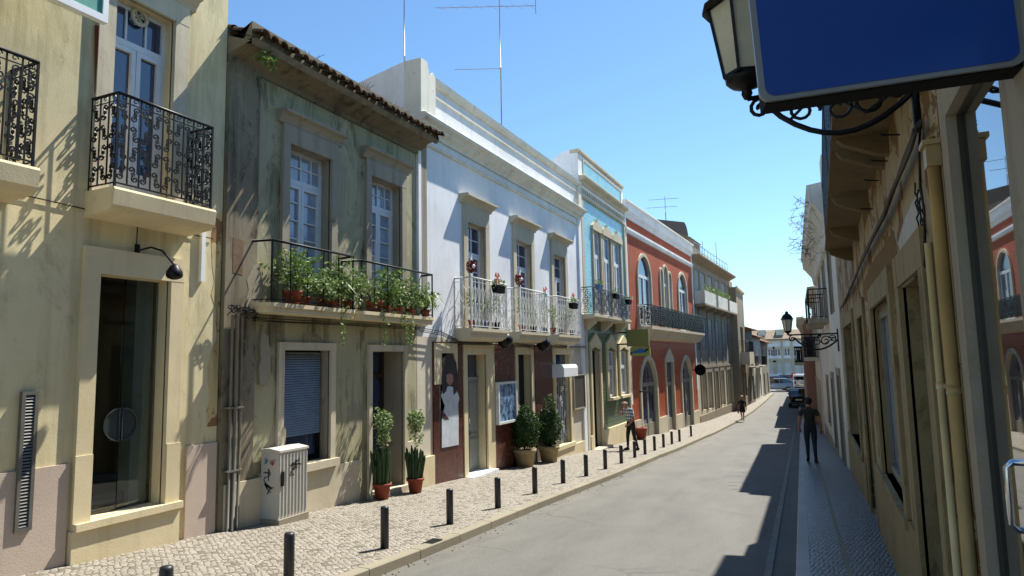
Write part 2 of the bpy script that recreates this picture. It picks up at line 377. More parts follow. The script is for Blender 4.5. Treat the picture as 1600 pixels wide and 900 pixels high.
M_earth = plaster('dusty ground', '77705f', '6a604a', .1, .3, '857a62')

mb = MB(); ys = [-60, -20, 0, 25, 35, 45, 55, 65, 76, 90, 300, 900]
vs = [(x, y, gz(y)-.3) for y in ys for x in (-900, -60, 60, 900)]
mb.add(vs, [(i*4+j, i*4+j+1, (i+1)*4+j+1, (i+1)*4+j) for i in range(len(ys)-1) for j in range(3)])
build('ground', mb, M_earth, kind='structure', loc=(0, 0, 0))
strip('road', lambda y: Lk(y)-.03, lambda y: Rk(y)+.03, -.11, -6, 79, M_road, nx=9, crown=.03)
strip('square_road', lambda y: -26, lambda y: 22, -.112, 79, 108, M_road, nx=3, step=3)
strip('left_pavement', lambda y: Lw(y)-.35, lambda y: Lk(y)-.135, 0, -6, 79, M_cobL, nx=3)
strip('right_pavement', lambda y: Rk(y)+.135, lambda y: Rw(y)+.4, 0, -6, 79, M_cobR, nx=3)
def kerb(name, f, sgn, mat=None):
    mb = MB(); y = -6.0
    while y < 78.5:
        y2 = y+1.0; a, b = f(y), f(y2-.012); za, zb = gz(y)+.004, gz(y2)+.004; o = .135*sgn
        q = [(a, y, za-.3), (a, y, za-.012), (a+sgn*.012, y, za), (a+o, y, za), (a+o, y, za-.3)]
        q2 = [(b, y2-.012, zb-.3), (b, y2-.012, zb-.012), (b+sgn*.012, y2-.012, zb), (b+o, y2-.012, zb), (b+o, y2-.012, zb-.3)]
        mb.add(q+q2, [(i, (i+1) % 5, 5+(i+1) % 5, 5+i) for i in range(5)]+[(0, 1, 2, 3, 4), (9, 8, 7, 6, 5)]); y = y2
    return build(name, mb, mat or M_kerb, kind='structure', loc=(0, 0, 0))
kerb('left_kerb', Lk, -1); kerb('right_kerb', Rk, 1, M_kerbR)
strip('edge_line', lambda y: Rk(y)-.33, lambda y: Rk(y)-.25, -.084, -6, 46, M_line, nx=2)
strip('paving_joint', lambda y: Rk(y)+.49, lambda y: Rk(y)+.535, .004, 3, 40, M_kerb, nx=2)

# ------------------------------------------------------------ shared builders for the facades
def bar_frame(mb, fr, u0, u1, z0, z1, v, t=.05, d=.05, mi=0):
    mb.box(fr, u0, u0+t, v-d, v, z0, z1, mi); mb.box(fr, u1-t, u1, v-d, v, z0, z1, mi)
    mb.box(fr, u0+t, u1-t, v-d, v, z1-t, z1, mi); mb.box(fr, u0+t, u1-t, v-d, v, z0, z0+t, mi)
def window(par, fr, u0, u1, z0, z1, dep=.2, leaves=2, rows=3, cols=1, transom=None, tcols=3, mat=None, pane=None, name='window', t=.06, label=None, kick=0):
    "framed window set back dep into the wall; the pane is a sub-part"
    mb = MB(); v = -dep+.06; bar_frame(mb, fr, u0, u1, z0, z1, v, .05, .06)
    zt = z1-.05
    if transom:
        zt = z0+(z1-z0)*transom; mb.box(fr, u0+.05, u1-.05, v-.06, v+.01, zt-.04, zt+.04)
        for i in range(1, tcols): uu = u0+(u1-u0)*i/tcols; mb.box(fr, uu-.012, uu+.012, v-.05, v-.01, zt+.04, z1-.05)
        if rows > 2: zz = (zt+z1)/2; mb.box(fr, u0+.05, u1-.05, v-.047, v-.013, zz-.01, zz+.01)
        zt -= .04
    wl = (u1-u0-.1)/leaves
    for k in range(leaves):
        a = u0+.05+wl*k; b = a+wl; bar_frame(mb, fr, a+.004, b-.004, z0+.05, zt-.004, v+.012, t, .045)
        zb = z0+.05+kick
        if kick: mb.box(fr, a+t, b-t, v-.03, v-.005, z0+.05+t, zb)
        for i in range(1, cols): uu = a+(b-a)*i/cols; mb.box(fr, uu-.011, uu+.011, v-.03, v, zb+t, zt-t)
        for i in range(1, rows): zz = zb+(zt-zb)*i/rows; mb.box(fr, a+t, b-t, v-.032, v-.002, zz-.011, zz+.011)
    o = build(name, mb, mat or M_wood_w, par, label=label)
    p = MB(); p.add([fr.P(u0+.03, v-.035, z0+.03), fr.P(u1-.03, v-.035, z0+.03), fr.P(u1-.03, v-.035, z1-.03), fr.P(u0+.03, v-.035, z1-.03)], [(0, 1, 2, 3)])
    build('pane', p, pane or M_glass, o); return o
def surround(mb, fr, u0, u1, z0, z1, w=.2, p=.05, top=None, sill=False, mi=0):
    "stone frame round an opening u0..u1, z0..z1"
    top = top or w
    mb.box(fr, u0-w, u0, -.02, p, z0, z1, mi); mb.box(fr, u1, u1+w, -.02, p, z0, z1, mi)
    mb.box(fr, u0-w, u1+w, -.02, p+.003, z1, z1+top, mi)
    if sill: mb.box(fr, u0-w-.05, u1+w+.05, -.02, p+.06, z0-.12, z0, mi)
def hood(mb, fr, u0, u1, z, h=.22, p=.25, mi=0):
    pr = [(0, z), (.05, z), (.07, z+h*.25), (p*.55, z+h*.45), (p*.6, z+h*.6), (p, z+h*.7), (p, z+h*.92), (p-.03, z+h), (0, z+h)]
    mb.prism(fr, pr, u0, u1, mi)
def arch_pts(u0, u1, zs, rise, n=14, point=0):
    c = (u0+u1)/2; r = (u1-u0)/2; out = []
    for i in range(n+1):
        a = PI-PI*i/n; out.append((c+r*math.cos(a), zs+rise*(math.sin(a) if not point else (1-abs(math.cos(a)))**.8)))
    return out
def arch_fill(mb, fr, u0, u1, zs, zt, rise, dep=.25, mi=0, point=0, ms=1):
    "closes the corners above an arch inside a rectangular hole u0..u1 up to zt"
    a = arch_pts(u0, u1, zs, rise, 14, point)
    for (p, q) in zip(a, a[1:]):
        mb.add([fr.P(p[0], 0, p[1]), fr.P(q[0], 0, q[1]), fr.P(q[0], 0, zt), fr.P(p[0], 0, zt)], [(0, 1, 2, 3)], mi)
        mb.add([fr.P(p[0], 0, p[1]), fr.P(q[0], 0, q[1]), fr.P(q[0], -dep, q[1]), fr.P(p[0], -dep, p[1])], [(0, 1, 2, 3)], ms)
def arch_band(mb, fr, u0, u1, z0, zs, rise, w=.14, p=.05, mi=0, point=0):
    a = arch_pts(u0, u1, zs, rise, 14, point); b = arch_pts(u0-w, u1+w, zs, rise+w*1.1, 14, point)
    mb.box(fr, u0-w, u0, -.02, p, z0, zs, mi); mb.box(fr, u1, u1+w, -.02, p, z0, zs, mi)
    for i in range(14): mb.plate(fr, [a[i], a[i+1], b[i+1], b[i]], -.02, p, mi)
def spiral(fr_p, c, r, turns, start, sgn, n=14):
    out = []
    for i in range(n+1):
        t = i/n; q = start+sgn*turns*2*PI*t; rr = r*(1-.8*t); out.append(fr_p(c[0]+rr*math.cos(q), c[1]+rr*math.sin(q)))
    return out
def railing(par, fr, path, z0, z1, style='bars', mat=None, gap=.12, r=.009, name='railing', bottom=.06, post=.016, seed=1, label=None, sr=.0095):
    "iron railing along path [(u,v),...]"
    mb = MB(); rr = random.Random(seed)
    W3 = lambda u, v, z: Vector(fr.P(u, v, z))
    top = [W3(u, v, z1) for u, v in path]; bot = [W3(u, v, z0+bottom) for u, v in path]
    mb.tube(top, .02, 6); mb.tube(bot, .012, 4)
    if style in ('ornate', 'white'): mb.tube([W3(u, v, z1-.09) for u, v in path], .008, 4)
    for si, ((ua, va), (ub, vb)) in enumerate(zip(path, path[1:])):
        L = math.hypot(ub-ua, vb-va)
        if L < .02: continue
        n = max(1, round(L/gap)); H = z1-z0-bottom
        for i in range(n+1):
            if i == 0 and si > 0: continue
            t = i/n; u, v = ua+(ub-ua)*t, va+(vb-va)*t; q = post if i in (0, n) else r
            mb.tube([W3(u, v, z0 if i in (0, n) else z0+bottom), W3(u, v, z1)], q, 4, caps=False)
        if style == 'bars': continue
        for i in range(n):
            P = lambda s, zz, i=i: W3(ua+(ub-ua)*(i+s/ (L/n)*1.0)/n if False else ua+(ub-ua)*((i+.5)/n)+(ub-ua)/L*s, va+(vb-va)*((i+.5)/n)+(vb-va)/L*s, zz)
            w = L/n*.5
            if style == 'ornate':
                k = 4; hh = (H-.1)/k
                for j in range(k):
                    zc = z0+bottom+.02+hh*(j+.5); s = 1 if (i+j) % 2 else -1
                    f = lambda a, b: P(a, b)
                    mb.tube(spiral(f, (-s*w*.30, zc+hh*.22), w*.62, 1.35, -PI/2, s, 12), sr, 4, caps=False)
                    mb.tube(spiral(f, (s*w*.30, zc-hh*.22), w*.62, 1.35, PI/2, s, 12), sr, 4, caps=False)
                    mb.tube([P(-s*w*.3, zc-hh*.05), P(0, zc), P(s*w*.3, zc+hh*.05)], sr, 4, caps=False)
                mb.tube(spiral(lambda a, b: P(a, b), (0, z1-.045), .035, 1.0, 0, 1, 8), .006, 4, caps=False)
            elif style == 'white':
                zc = z0+bottom+H*.45; hh = H*.26
                mb.tube([P(-w, zc), P(0, zc+hh), P(w, zc), P(0, zc-hh), P(-w, zc)], .009, 4, caps=False)
                mb.tube([P(-w, zc+hh*1.5), P(0, zc+hh*1.0), P(w, zc+hh*1.5)], .008, 4, caps=False)
                mb.tube([P(-w, zc-hh*1.5), P(0, zc-hh*1.0), P(w, zc-hh*1.5)], .008, 4, caps=False)
                mb.tube(spiral(lambda a, b: P(a, b), (0, zc), .035, 1.0, 0, 1, 8), .007, 4, caps=False)
    return build(name, mb, mat or M_iron, par, label=label)
def foliage(mb, c, r, n, size, seed=0, mi=0, up=0.0, shape='ball', fill=.35, asp=.45):
    rr = random.Random(seed); r = r if isinstance(r, (tuple, list)) else (r, r, r)
    for i in range(n):
        while True:
            d = Vector((rr.gauss(0, 1), rr.gauss(0, 1), rr.gauss(0, 1)))
            if d.length > .1: break
        d.normalize(); q = fill+(1-fill)*rr.random()**.5
        nz = noise.noise(d*2.2+Vector((seed*3.1, 0, 0)))
        q *= 1+.35*nz
        if rr.random() < .06: q *= 1.18
        p = Vector((c[0]+d.x*r[0]*q, c[1]+d.y*r[1]*q, c[2]+d.z*r[2]*q))
        if shape == 'cone': k = 1-.75*(p.z-(c[2]-r[2]))/(2*r[2]); p.x = c[0]+(p.x-c[0])*max(.15, k*1.3); p.y = c[1]+(p.y-c[1])*max(.15, k*1.3)
        a = Vector((rr.gauss(0, 1), rr.gauss(0, 1), rr.gauss(0, .8)+up)).normalized()+d*.5; a.normalize()
        b = a.cross(Vector((rr.gauss(0, 1), rr.gauss(0, 1), rr.gauss(0, 1)))).normalized()
        s = size*rr.uniform(.6, 1.35)
        mb.add([p-a*s*.5, p+b*s*asp*.5, p+a*s*.5, p-b*s*asp*.5], [(0, 1, 2, 3)], mi)
    return mb
def cyl(mb, c, r, h, n=14, mi=0): return mb.lathe(c, [(r, 0), (r, h)], n, mi)
def pot(mb, c, r, h, mi=0): return mb.lathe(c, [(r*.68, 0), (r*.9, h*.8), (r*1.04, h*.82), (r*1.06, h), (r*.94, h), (r*.9, h*.9)], 16, mi)
def roof_tiles(fr, u0, u1, ve, ze, vb, zb, seed=3, pitch=.21, mi=0):
    "barrel tiles: one column of overlapping half pipes per pitch, from the eave back up the slope"
    mb = MB(); rr = random.Random(seed); n = int((u1-u0)/pitch); rows = 9; L = math.hypot(vb-ve, zb-ze)
    for i in range(n):
        uc = u0+(i+.5)*(u1-u0)/n; off = rr.uniform(-.06, .03)
        for k in range(rows):
            t0 = k/rows; t1 = (k+1.25)/rows if k < rows-1 else 1
            w = pitch*.44*rr.uniform(.92, 1.08); dz = rr.uniform(-.012, .02); du = rr.uniform(-.015, .015)
            ps = []
            for t, rs, lift in ((t0, 1.0, .03), (t1, .86, 0)):
                v = ve+(vb-ve)*t-(off if k == 0 and t == t0 else 0); z = ze+(zb-ze)*t+lift+dz
                for j in range(7):
                    a = PI*j/6; ps.append(fr.P(uc+du+math.cos(a)*w*rs, v, z+math.sin(a)*w*rs*.9))
            mb.add(ps, [(j, j+1, 8+j, 7+j) for j in range(6)], mi, True)
            if k == 0: # thick tile end
                q = [(uc+du+math.cos(PI*j/6)*w*s, z0_) for s in (1,) for j in range(7) for z0_ in (0,)]
                ps = []
                for s in (1.0, .8):
                    for j in range(7):
                        a = PI*j/6; ps.append(fr.P(uc+du+math.cos(a)*w*s, ve-off+.001, ze+.03+dz+math.sin(a)*w*s*.9))
                mb.add(ps, [(j, j+1, 8+j, 7+j) for j in range(6)], mi)
    mb.add([fr.P(u0, ve-.08, ze-.015), fr.P(u1, ve-.08, ze-.015), fr.P(u1, vb, zb-.015), fr.P(u0, vb, zb-.015)], [(0, 1, 2, 3)], mi)
    return mb
def shell(mb, fr, u0, u1, z0, z1, depth=9, mi=0, top=True):
    "side walls, back wall and flat top behind a facade"
    for u in (u0, u1): mb.add([fr.P(u, 0, z0), fr.P(u, -depth, z0), fr.P(u, -depth, z1), fr.P(u, 0, z1)], [(0, 1, 2, 3)], mi)
    mb.add([fr.P(u0, -depth, z0), fr.P(u1, -depth, z0), fr.P(u1, -depth, z1), fr.P(u0, -depth, z1)], [(0, 1, 2, 3)], mi)
    if top: mb.add([fr.P(u0, 0, z1), fr.P(u1, 0, z1), fr.P(u1, -depth, z1), fr.P(u0, -depth, z1)], [(0, 1, 2, 3)], mi)

# ------------------------------------------------------------ A: yellow building on the left edge
A = Fr(-7.5, -4, -7.5, 6.66); uA = A.L
bA = thing('yellow_building', 'yellow plastered building with scroll iron balconies and tall glass shop door, left edge', 'building', (-7.5, 1.5, gz(1.5)))
sl_z = A.z(175, 291, .47); sl_u0 = A.u(175, 291, .47); sl_u1 = A.u(334, 336, .47)
w1 = (A.u(173, 120), A.u(268, 110), sl_z, A.z(268, 33), .24)
d1 = (A.u(152.6, 430), A.u(263, 441), A.z(134, 813), A.z(152.6, 427.7), .22)
lb_u1 = A.u(59, 262, .47)
w0 = (w1[0]-3.55, w1[1]-3.55, sl_z, w1[3], .24)
mb = MB(); mb.wall(A, 0, uA, -1.2, 9.6, [w1, d1, w0], mr=1); shell(mb, A, .002, uA-.002, -1.2, 9.598)
build('wall', mb, [M_yellow, M_cream], bA)
mb = MB(); zd = A.z(0, 739.5)
dl, dr = A.u(107, 720), A.u(287, 690)
for a, b in ((0, dl-.005), (dr+.03, uA-.012)):
    mb = MB(); mb.box(A, a, b, -.02, .03, -1.1, zd); build('plinth', mb, M_pink, bA)
mb = MB(); wS = d1[0]-A.u(129, 394)
surround(mb, A, d1[0], d1[1], d1[2], d1[3], wS, .06, .3)
mb.box(A, d1[0]-wS-.02, d1[1]+wS+.02, -.03, .09, -1.1, d1[2]-.08); mb.box(A, d1[0]-wS, d1[1]+wS+.04, -.02, .13, d1[2]-.08, d1[2])
mb.box(A, d1[0]-wS-.012, d1[0]-.004, .05, .08, d1[2]+.002, d1[2]+.72)
mb.box(A, d1[1]+.004, d1[1]+wS+.012, .05, .08, d1[2]+.002, d1[2]+.72)
build('door_surround', mb, M_cream, bA)
for h in (w0, w1):
    mb = MB(); surround(mb, A, h[0], h[1], h[2], h[3], .2, .06, .26)
    hood(mb, A, h[0]-.3, h[1]+.3, h[3]+.26, .2, .2)
    build('window_surround', mb, M_stone, bA)
    window(bA, A, *h[:4], dep=.2, leaves=2, rows=2, transom=.8, tcols=3, kick=.35, name='french_window')
# fan in the transom
mb = MB(); uf, zf = A.at(216, 28, -.15)
c = A.P(uf, -.15, zf)
ring = [A.P(uf+.1*math.cos(q), -.12, zf+.1*math.sin(q)) for q in [2*PI*i/16 for i in range(17)]]
mb.tube(ring, .025, 6)
for i in range(5): q = 2*PI*i/5; mb.plate(A, [(uf, zf), (uf+.08*math.cos(q), zf+.08*math.sin(q)), (uf+.08*math.cos(q+.7), zf+.08*math.sin(q+.7))], -.15, -.14)
build('extractor_fan', mb, M_stone, bA)
def balconyA(u0, u1, lab):
    mb = MB(); mb.prism(A, [(0, sl_z), (.5, sl_z), (.52, sl_z-.03), (.50, sl_z-.2), (.42, sl_z-.26), (0, sl_z-.3)], u0, u1)
    b = build('balcony_slab', mb, M_cream, bA)
    e = .04; zt = A.z(183.7, 143.6, .45)
    railing(b, A, [(u0+e, .0), (u0+e, .45), (u1-e, .45), (u1-e, 0)], sl_z, zt, 'ornate', M_iron, .15, r=.010, seed=2)
balconyA(sl_u0, sl_u1, ''); balconyA(lb_u1-(sl_u1-sl_u0), lb_u1, '')
# glazed shop door with a dim shop behind it
t = NT('clear shop glass'); t.col((.8, .85, .85, 1)); t.b.inputs['Roughness'].default_value = .02; t.b.inputs['Transmission Weight'].default_value = 1.0; t.b.inputs['IOR'].default_value = 1.45; M_clear = t.m
um = (d1[0]+d1[1])/2
mb = MB(); g = -.17
for a, b in ((d1[0]+.01, um-.006), (um+.006, d1[1]-.01)): mb.box(A, a, b, g-.012, g, d1[2]+.01, d1[3]-.01)
dd = build('glass_door', mb, M_clear, bA)
mb = MB(); zc = A.z(195, 662, g); R = .19
for s in (-1, 1):
    pts = [(um+s*.02+s*R*math.cos(q), zc+R*math.sin(q)) for q in [(-PI/2+PI*i/12) for i in range(13)]]
    mb.tube([A.P(p[0], g+.03, p[1]) for p in pts]+[A.P(pts[0][0], g+.03, pts[0][1])], .009, 6)
    mb.plate(A, pts, g+.012, g+.018)
build('door_handle', mb, plain('etched glass handle', '3d4648', .3, .3), dd)
mb = MB(); zi = d1[2]
mb.add([A.P(d1[0]-1.2, -.25, zi), A.P(d1[1]+1.2, -.25, zi), A.P(d1[1]+1.2, -4, zi), A.P(d1[0]-1.2, -4, zi)], [(0, 1, 2, 3)], 1)
mb.add([A.P(d1[0]-1.2, -4, zi), A.P(d1[1]+1.2, -4, zi), A.P(d1[1]+1.2, -4, zi+3.2), A.P(d1[0]-1.2, -4, zi+3.2)], [(0, 1, 2, 3)])
for u in (d1[0]-1.2, d1[1]+1.2): mb.add([A.P(u, -.25, zi), A.P(u, -4, zi), A.P(u, -4, zi+3.2), A.P(u, -.25, zi+3.2)], [(0, 1, 2, 3)])
mb.add([A.P(d1[0]-1.2, -.25, zi+3.2), A.P(d1[1]+1.2, -.25, zi+3.2), A.P(d1[1]+1.2, -4, zi+3.2), A.P(d1[0]-1.2, -4, zi+3.2)], [(0, 1, 2, 3)])
mb.box(A, d1[1]-.26, d1[1]-.03, -.46, -.24, zi, d1[3]+.1, 2)
cu = A.P(um+.1, -1.3, zi+.005); mb.lathe(cu, [(1.0, 0), (1.0, .16), (.97, .18)], 32, 1)
build('shop_interior', mb, [M_dark2, plain('dark polished floor', '3a362f', .3), plain('pale green column', '7d8a80', .6)], bA)
# floor grille
mb = MB(); ua, ub, za, zb_ = A.u(20, 831, .03), A.u(47, 826, .03), A.z(34, 831, .05), A.z(45, 612, .05)
bar_frame(mb, A, ua, ub, za, zb_, .06, .035, .05)
n = 40
for i in range(n):
    z = za+.04+(zb_-za-.08)*(i+.5)/n; mb.add([A.P(ua+.03, .055, z-.012), A.P(ub-.03, .055, z-.012), A.P(ub-.03, .045, z+.006), A.P(ua+.03, .045, z+.006)], [(0, 1, 2, 3)])
mb.box(A, ua+.03, ub-.03, .03, .034, za+.03, zb_-.03, 1)
build('vent_grille', mb, [M_vent, M_dark], bA)
# small wall things of the yellow building
mb = MB(); p = [A.P(*[A.at(x, y, .03)[0], .03, A.at(x, y, .03)[1]]) for x, y in ((151, 40), (150, 160), (148, 240), (143, 290))]
mb.tube(p, .018, 6); build('rusty_pipe', mb, plain('rusty pipe', '6e3424', .8), bA)
u0, z0 = A.at(316, 440, .04); u1, z1 = A.at(320, 352, .04)
mb = MB(); mb.box(A, u0-.03, u0+.03, .0, .05, z0, z1); build('trunking', mb, M_whitep, bA)
mb = MB()
a = A.at(213, 392, 0); mb.box(A, a[0]-.025, a[0]+.025, 0, .03, a[1]-.08, a[1]+.08)
pts = [A.P(a[0], .02, a[1]), A.P(a[0]+.03, .22, a[1]+.03), A.P(a[0]+.08, .36, a[1]-.02), A.P(a[0]+.16, .48, a[1]-.20)]
mb.tube(pts, .012, 6); e = Vector(pts[-1])
mb.lathe((e.x, e.y, e.z-.12), [(.02, .14), (.045, .12), (.09, .05), (.095, 0), (.08, -.03), (.03, -.05)], 14)
build('wall_lamp', mb, M_iron, None, 'black swan neck lamp over the tall glass shop door', 'lamp', loc=A.P(a[0], 0, a[1]))
mb = MB(); pts = []
for x, y in ((0, 297), (60, 310), (130, 326), (215, 349), (333, 373)): q = A.at(x, y, .02); pts.append(A.P(q[0], .02, q[1]))
mb.tube(pts, .008, 4); q = A.at(215, 349, .02); q2 = A.at(213, 392, .02); mb.tube([A.P(q[0], .02, q[1]), A.P(q2[0], .02, q2[1])], .006, 4)
build('cable', mb, M_cable, bA)
# flaking strip at the corner of the building
mb = MB(); ua = A.u(334, 400, .004)
rr = random.Random(4); poly = [(uA-.003, A.z(345, 330)), (uA-.003, 1.0)]
zz = np.linspace(1.0, A.z(345, 330), 16)
poly = [(uA-.003, zz[0])]+[(ua+rr.uniform(-.06, .1), z) for z in zz]+[(uA-.003, zz[-1])]
mb.plate(A, poly, -.01, .004); build('flaking_corner', mb, M_yellow2, bA, 'rust stained flaking strip of render')
# awning box / hanging sign at the very top
q1 = A.at(165, 38, .5); q0 = A.at(82, 0, .5)
mb = MB(); ut = q1[0]; zt = q1[1]; mb.box(A, ut-2.2, ut, .46, .54, zt, zt+.08); mb.box(A, ut-.06, ut, .46, .54, zt+.08, zt+.9)
mb.box(A, ut-2.2, ut-2.1, .46, .54, zt+.08, zt+.9); mb.box(A, ut-2.2, ut, .46, .54, zt+.9, zt+.98)
s = thing('hanging_sign', 'teal sign board in a white frame hung high on the yellow building', 'sign', A.P(ut-1, .5, zt))
build('frame', mb, M_whitep, s); mb = MB(); mb.box(A, ut-2.1, ut-.06, .48, .52, zt+.08, zt+.9); build('board', mb, M_tealp, s)
for k in (.4, 1.8): mb = MB(); mb.tube([A.P(ut-k, 0, zt+.95), A.P(ut-k, .5, zt+.95)], .02); build('bracket', mb, M_iron, s)

# ------------------------------------------------------------ B: grey green building with tiled eave
Bf = Fr(-7.5, 6.68, -7.5, 11.62); uB = Bf.L
bB = thing('green_building', 'grey green weathered two storey house with tiled eave and plants all along its balconies', 'building', (-7.5, 9, gz(9)))
zc = Bf.z(650, 238)                       # underside of cornice
bs1 = (Bf.u(420, 478, .42), Bf.u(561, 492, .42)); bs2 = (bs1[1]+.03, uB+.13); zsB = Bf.z(480, 477, .42)
W1 = (Bf.u(449, 300), Bf.u(515, 300), zsB, Bf.z(449, 224), .28); W2 = (Bf.u(577, 330), Bf.u(625, 330), zsB, Bf.z(577, 274), .28)
G1 = (Bf.u(440.8, 600), Bf.u(514, 600), Bf.z(514, 716), Bf.z(441, 547), .28); D1 = (Bf.u(579, 600), Bf.u(629, 600), gz(10)-.04, Bf.z(579, 549), .55)
mb = MB(); mb.wall(Bf, 0, uB, -1.6, zc+.5, [W1, W2, G1, D1], mr=1); shell(mb, Bf, .004, uB, -1.6, zc+.45, top=False)
build('wall', mb, [M_green, M_stoneG], bB)
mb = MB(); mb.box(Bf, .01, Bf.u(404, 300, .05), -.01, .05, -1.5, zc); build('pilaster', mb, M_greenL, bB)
mb = MB()
for h, a, b in ((W1, (428, 168), (545, 224)), (W2, (560, 232), (650, 270))):
    mb = MB(); surround(mb, Bf, h[0], h[1], h[2], h[3], .15, .06, .30); zz = Bf.z(a[0], a[1]+12, .06)
    hood(mb, Bf, h[0]-.25, h[1]+.25, h[3]+.30, .2, .2); build('window_surround', mb, M_stoneG, bB)
mb = MB(); surround(mb, Bf, G1[0], G1[1], G1[2], G1[3], .12, .05, .12, sill=True); surround(mb, Bf, D1[0], D1[1], -1.2, D1[3], .1, .05, .12)
build('ground_floor_surround', mb, M_stone, bB)
mb = MB()
for a, b, z in ((Bf.u(404, 700)+.01, G1[0]-.15, .25), (G1[0]-.15, D1[0]-.35, G1[2]-.13)):
    mb = MB(); mb.box(Bf, a, b, -.01, .04, -1.5, z); build('plinth', mb, M_stone, bB)
mb = MB(); mb.box(Bf, Bf.u(345, 700)+.02, Bf.u(404, 700), .05, .08, -1.5, .2)
build('plinth', mb, M_stone, bB); mb = MB(); mb.box(Bf, D1[1]+.12, uB-.005, -.01, .04, -1.5, .25)
build('plinth', mb, M_stone, bB)
window(bB, Bf, *W1[:4], dep=.24, leaves=2, rows=5, cols=1, transom=.8, tcols=4, kick=.5, pane=M_glassc, name='french_window')
window(bB, Bf, *W2[:4], dep=.24, leaves=2, rows=5, cols=1, transom=.8, tcols=4, kick=.5, pane=M_glassc, name='french_window')
o = window(bB, Bf, *G1[:4], dep=.24, leaves=1, rows=1, mat=M_black, name='shop_window', t=.03, pane=M_glass)
mb = MB(); zb0 = Bf.z(500, 676, -.1); n = 34
for i in range(n):
    z = zb0+(G1[3]-.03-zb0)*(i+.5)/n; mb.add([Bf.P(G1[0]+.03, -.12, z-.013), Bf.P(G1[1]-.06, -.12, z-.013), Bf.P(G1[1]-.06, -.15, z+.018), Bf.P(G1[0]+.03, -.15, z+.018)], [(0, 1, 2, 3)])
build('blind', mb, plain('pale blue grey blind slats', 'a8b4c2', .5), bB)
mb = MB(); zt = D1[3]; dz = -.5
mb.box(Bf, D1[0], D1[0]+.07, dz, dz+.06, -.7, zt); mb.box(Bf, D1[1]-.07, D1[1], dz, dz+.06, -.7, zt); mb.box(Bf, D1[0]+.07, D1[1]-.07, dz, dz+.06, zt-.5, zt-.42)
mb.box(Bf, D1[0]+.07, D1[1]-.07, dz, dz+.05, -.7, .05); dr_ = build('door', mb, M_brown, bB)
mb = MB(); mb.box(Bf, D1[0]+.07, D1[1]-.07, dz+.01, dz+.02, .05, zt-.5); mb.box(Bf, D1[0]+.07, D1[1]-.07, dz+.01, dz+.02, zt-.42, zt); build('pane', mb, M_glass, dr_)
mb = MB(); mb.box(Bf, D1[0]-.08, D1[1]+.08, -.5, .12, -1.4, D1[2]+.10); build('doorstep', mb, M_stone, bB)
# cornice, roof
zt_ = Bf.z(672, 206, .6)
mb = MB(); mb.prism(Bf, [(-.1, zc-.04), (.04, zc-.04), (.06, zc+.04), (.2, zc+.10), (.24, zc+.17), (.28, zc+.2), (.42, zc+.42), (.46, zc+.46), (.46, zt_-.1), (.52, zt_-.02), (-.1, zt_)], -.0, uB+.10)
mb.prism(Bf, [(.45, zt_-.05), (-4.2, zt_+1.66), (-4.2, zt_-.2), (-.12, zt_-.2)], -.01, uB+.02)
build('cornice', mb, M_corn, bB)
mb = MB(); pts = [Bf.P(u, .32, zc+.27) for u in (-.02, uB+.1)]; mb.tube(pts, .02, 5); build('gutter_wire', mb, M_black, bB)
rf = roof_tiles(Bf, -.02, uB+.12, .6, zt_+.0, -4.2, zt_+1.75, 3)
build('roof', rf, [M_roof2], bB)
def balcB(u0, u1, rl):
    mb = MB(); n = 5; poly = [(u0, 0)]+[(u0+.16*(1-math.cos(PI/2*i/n)), .26+.16*math.sin(PI/2*i/n)) for i in range(n+1)]+[(u1-.16*(1-math.cos(PI/2*i/n)), .26+.16*math.sin(PI/2*i/n)) for i in range(n, -1, -1)]+[(u1, 0)]
    mb.slab(Bf, poly, zsB-.06, zsB); mb.slab(Bf, [(u*.985+(u0+u1)/2*.015, v*.93) for u, v in poly], zsB-.14, zsB-.06)
    b = build('balcony_slab', mb, M_cream, bB); e = .03
    railing(b, Bf, [(u0+e, 0), (u0+e+.08, .36), (u1-e-.06, .36), (u1-e, 0)], zsB, rl, 'bars', M_iron, .36, r=.009, seed=4, bottom=.05)
balcB(bs1[0], bs1[1], Bf.z(452, 380, .36)); balcB(bs2[0], bs2[1], Bf.z(600, 414, .36))
# conduits, cable knot, niche
mb = MB()
for px, r in ((357, .02), (364, .028), (372, .022)):
    u = Bf.u(px, 650, .08); mb.tube([Bf.P(u, .09+r, gz(7)-.2), Bf.P(u, .09+r, Bf.z(px, 492, .08))], r, 8)
for py in (637, 735): z = Bf.z(365, py, .1); mb.box(Bf, Bf.u(353, 650, .1), Bf.u(377, 650, .1), .06, .15, z-.012, z+.012)
build('conduits', mb, M_grpipe, bB)
mb = MB(); rr = random.Random(8)
for k in range(9):
    c0 = Bf.at(360+rr.uniform(0, 12), 490, .1); pts = []
    for j in range(6):
        x = 358+j*9+rr.uniform(-6, 6); y = 489+rr.uniform(-9, 9)-(4 if j < 2 else 0); q = Bf.at(x, y, .12); pts.append(Bf.P(q[0], .1+rr.uniform(0, .08), q[1]))
    mb.tube(pts, .007, 4)
q = [(395, 496), (430, 499), (520, 503), (600, 508), (655, 512)]; pts = [Bf.P(Bf.u(x, y, .05), .06, Bf.z(x, y, .05)) for x, y in q]
for k in range(3): mb.tube([(p[0], p[1], p[2]-k*.025+rr.uniform(-.01, .01)) for p in pts], .009, 4)
build('cables', mb, M_cable, bB)
mb = MB(); a, b = Bf.at(365, 370, .06), Bf.at(380, 430, .06)
mb.plate(Bf, [(a[0], a[1]), (b[0], a[1]-.03), (b[0]-.01, b[1]), (a[0]+.01, b[1]+.02)], .03, .054); build('broken_niche', mb, plaster('broken stone', '7a6450', '2e2218', .6, .8, '3a2a20', fine=1, sc=8), bB)
mb = MB(); rr = random.Random(21)
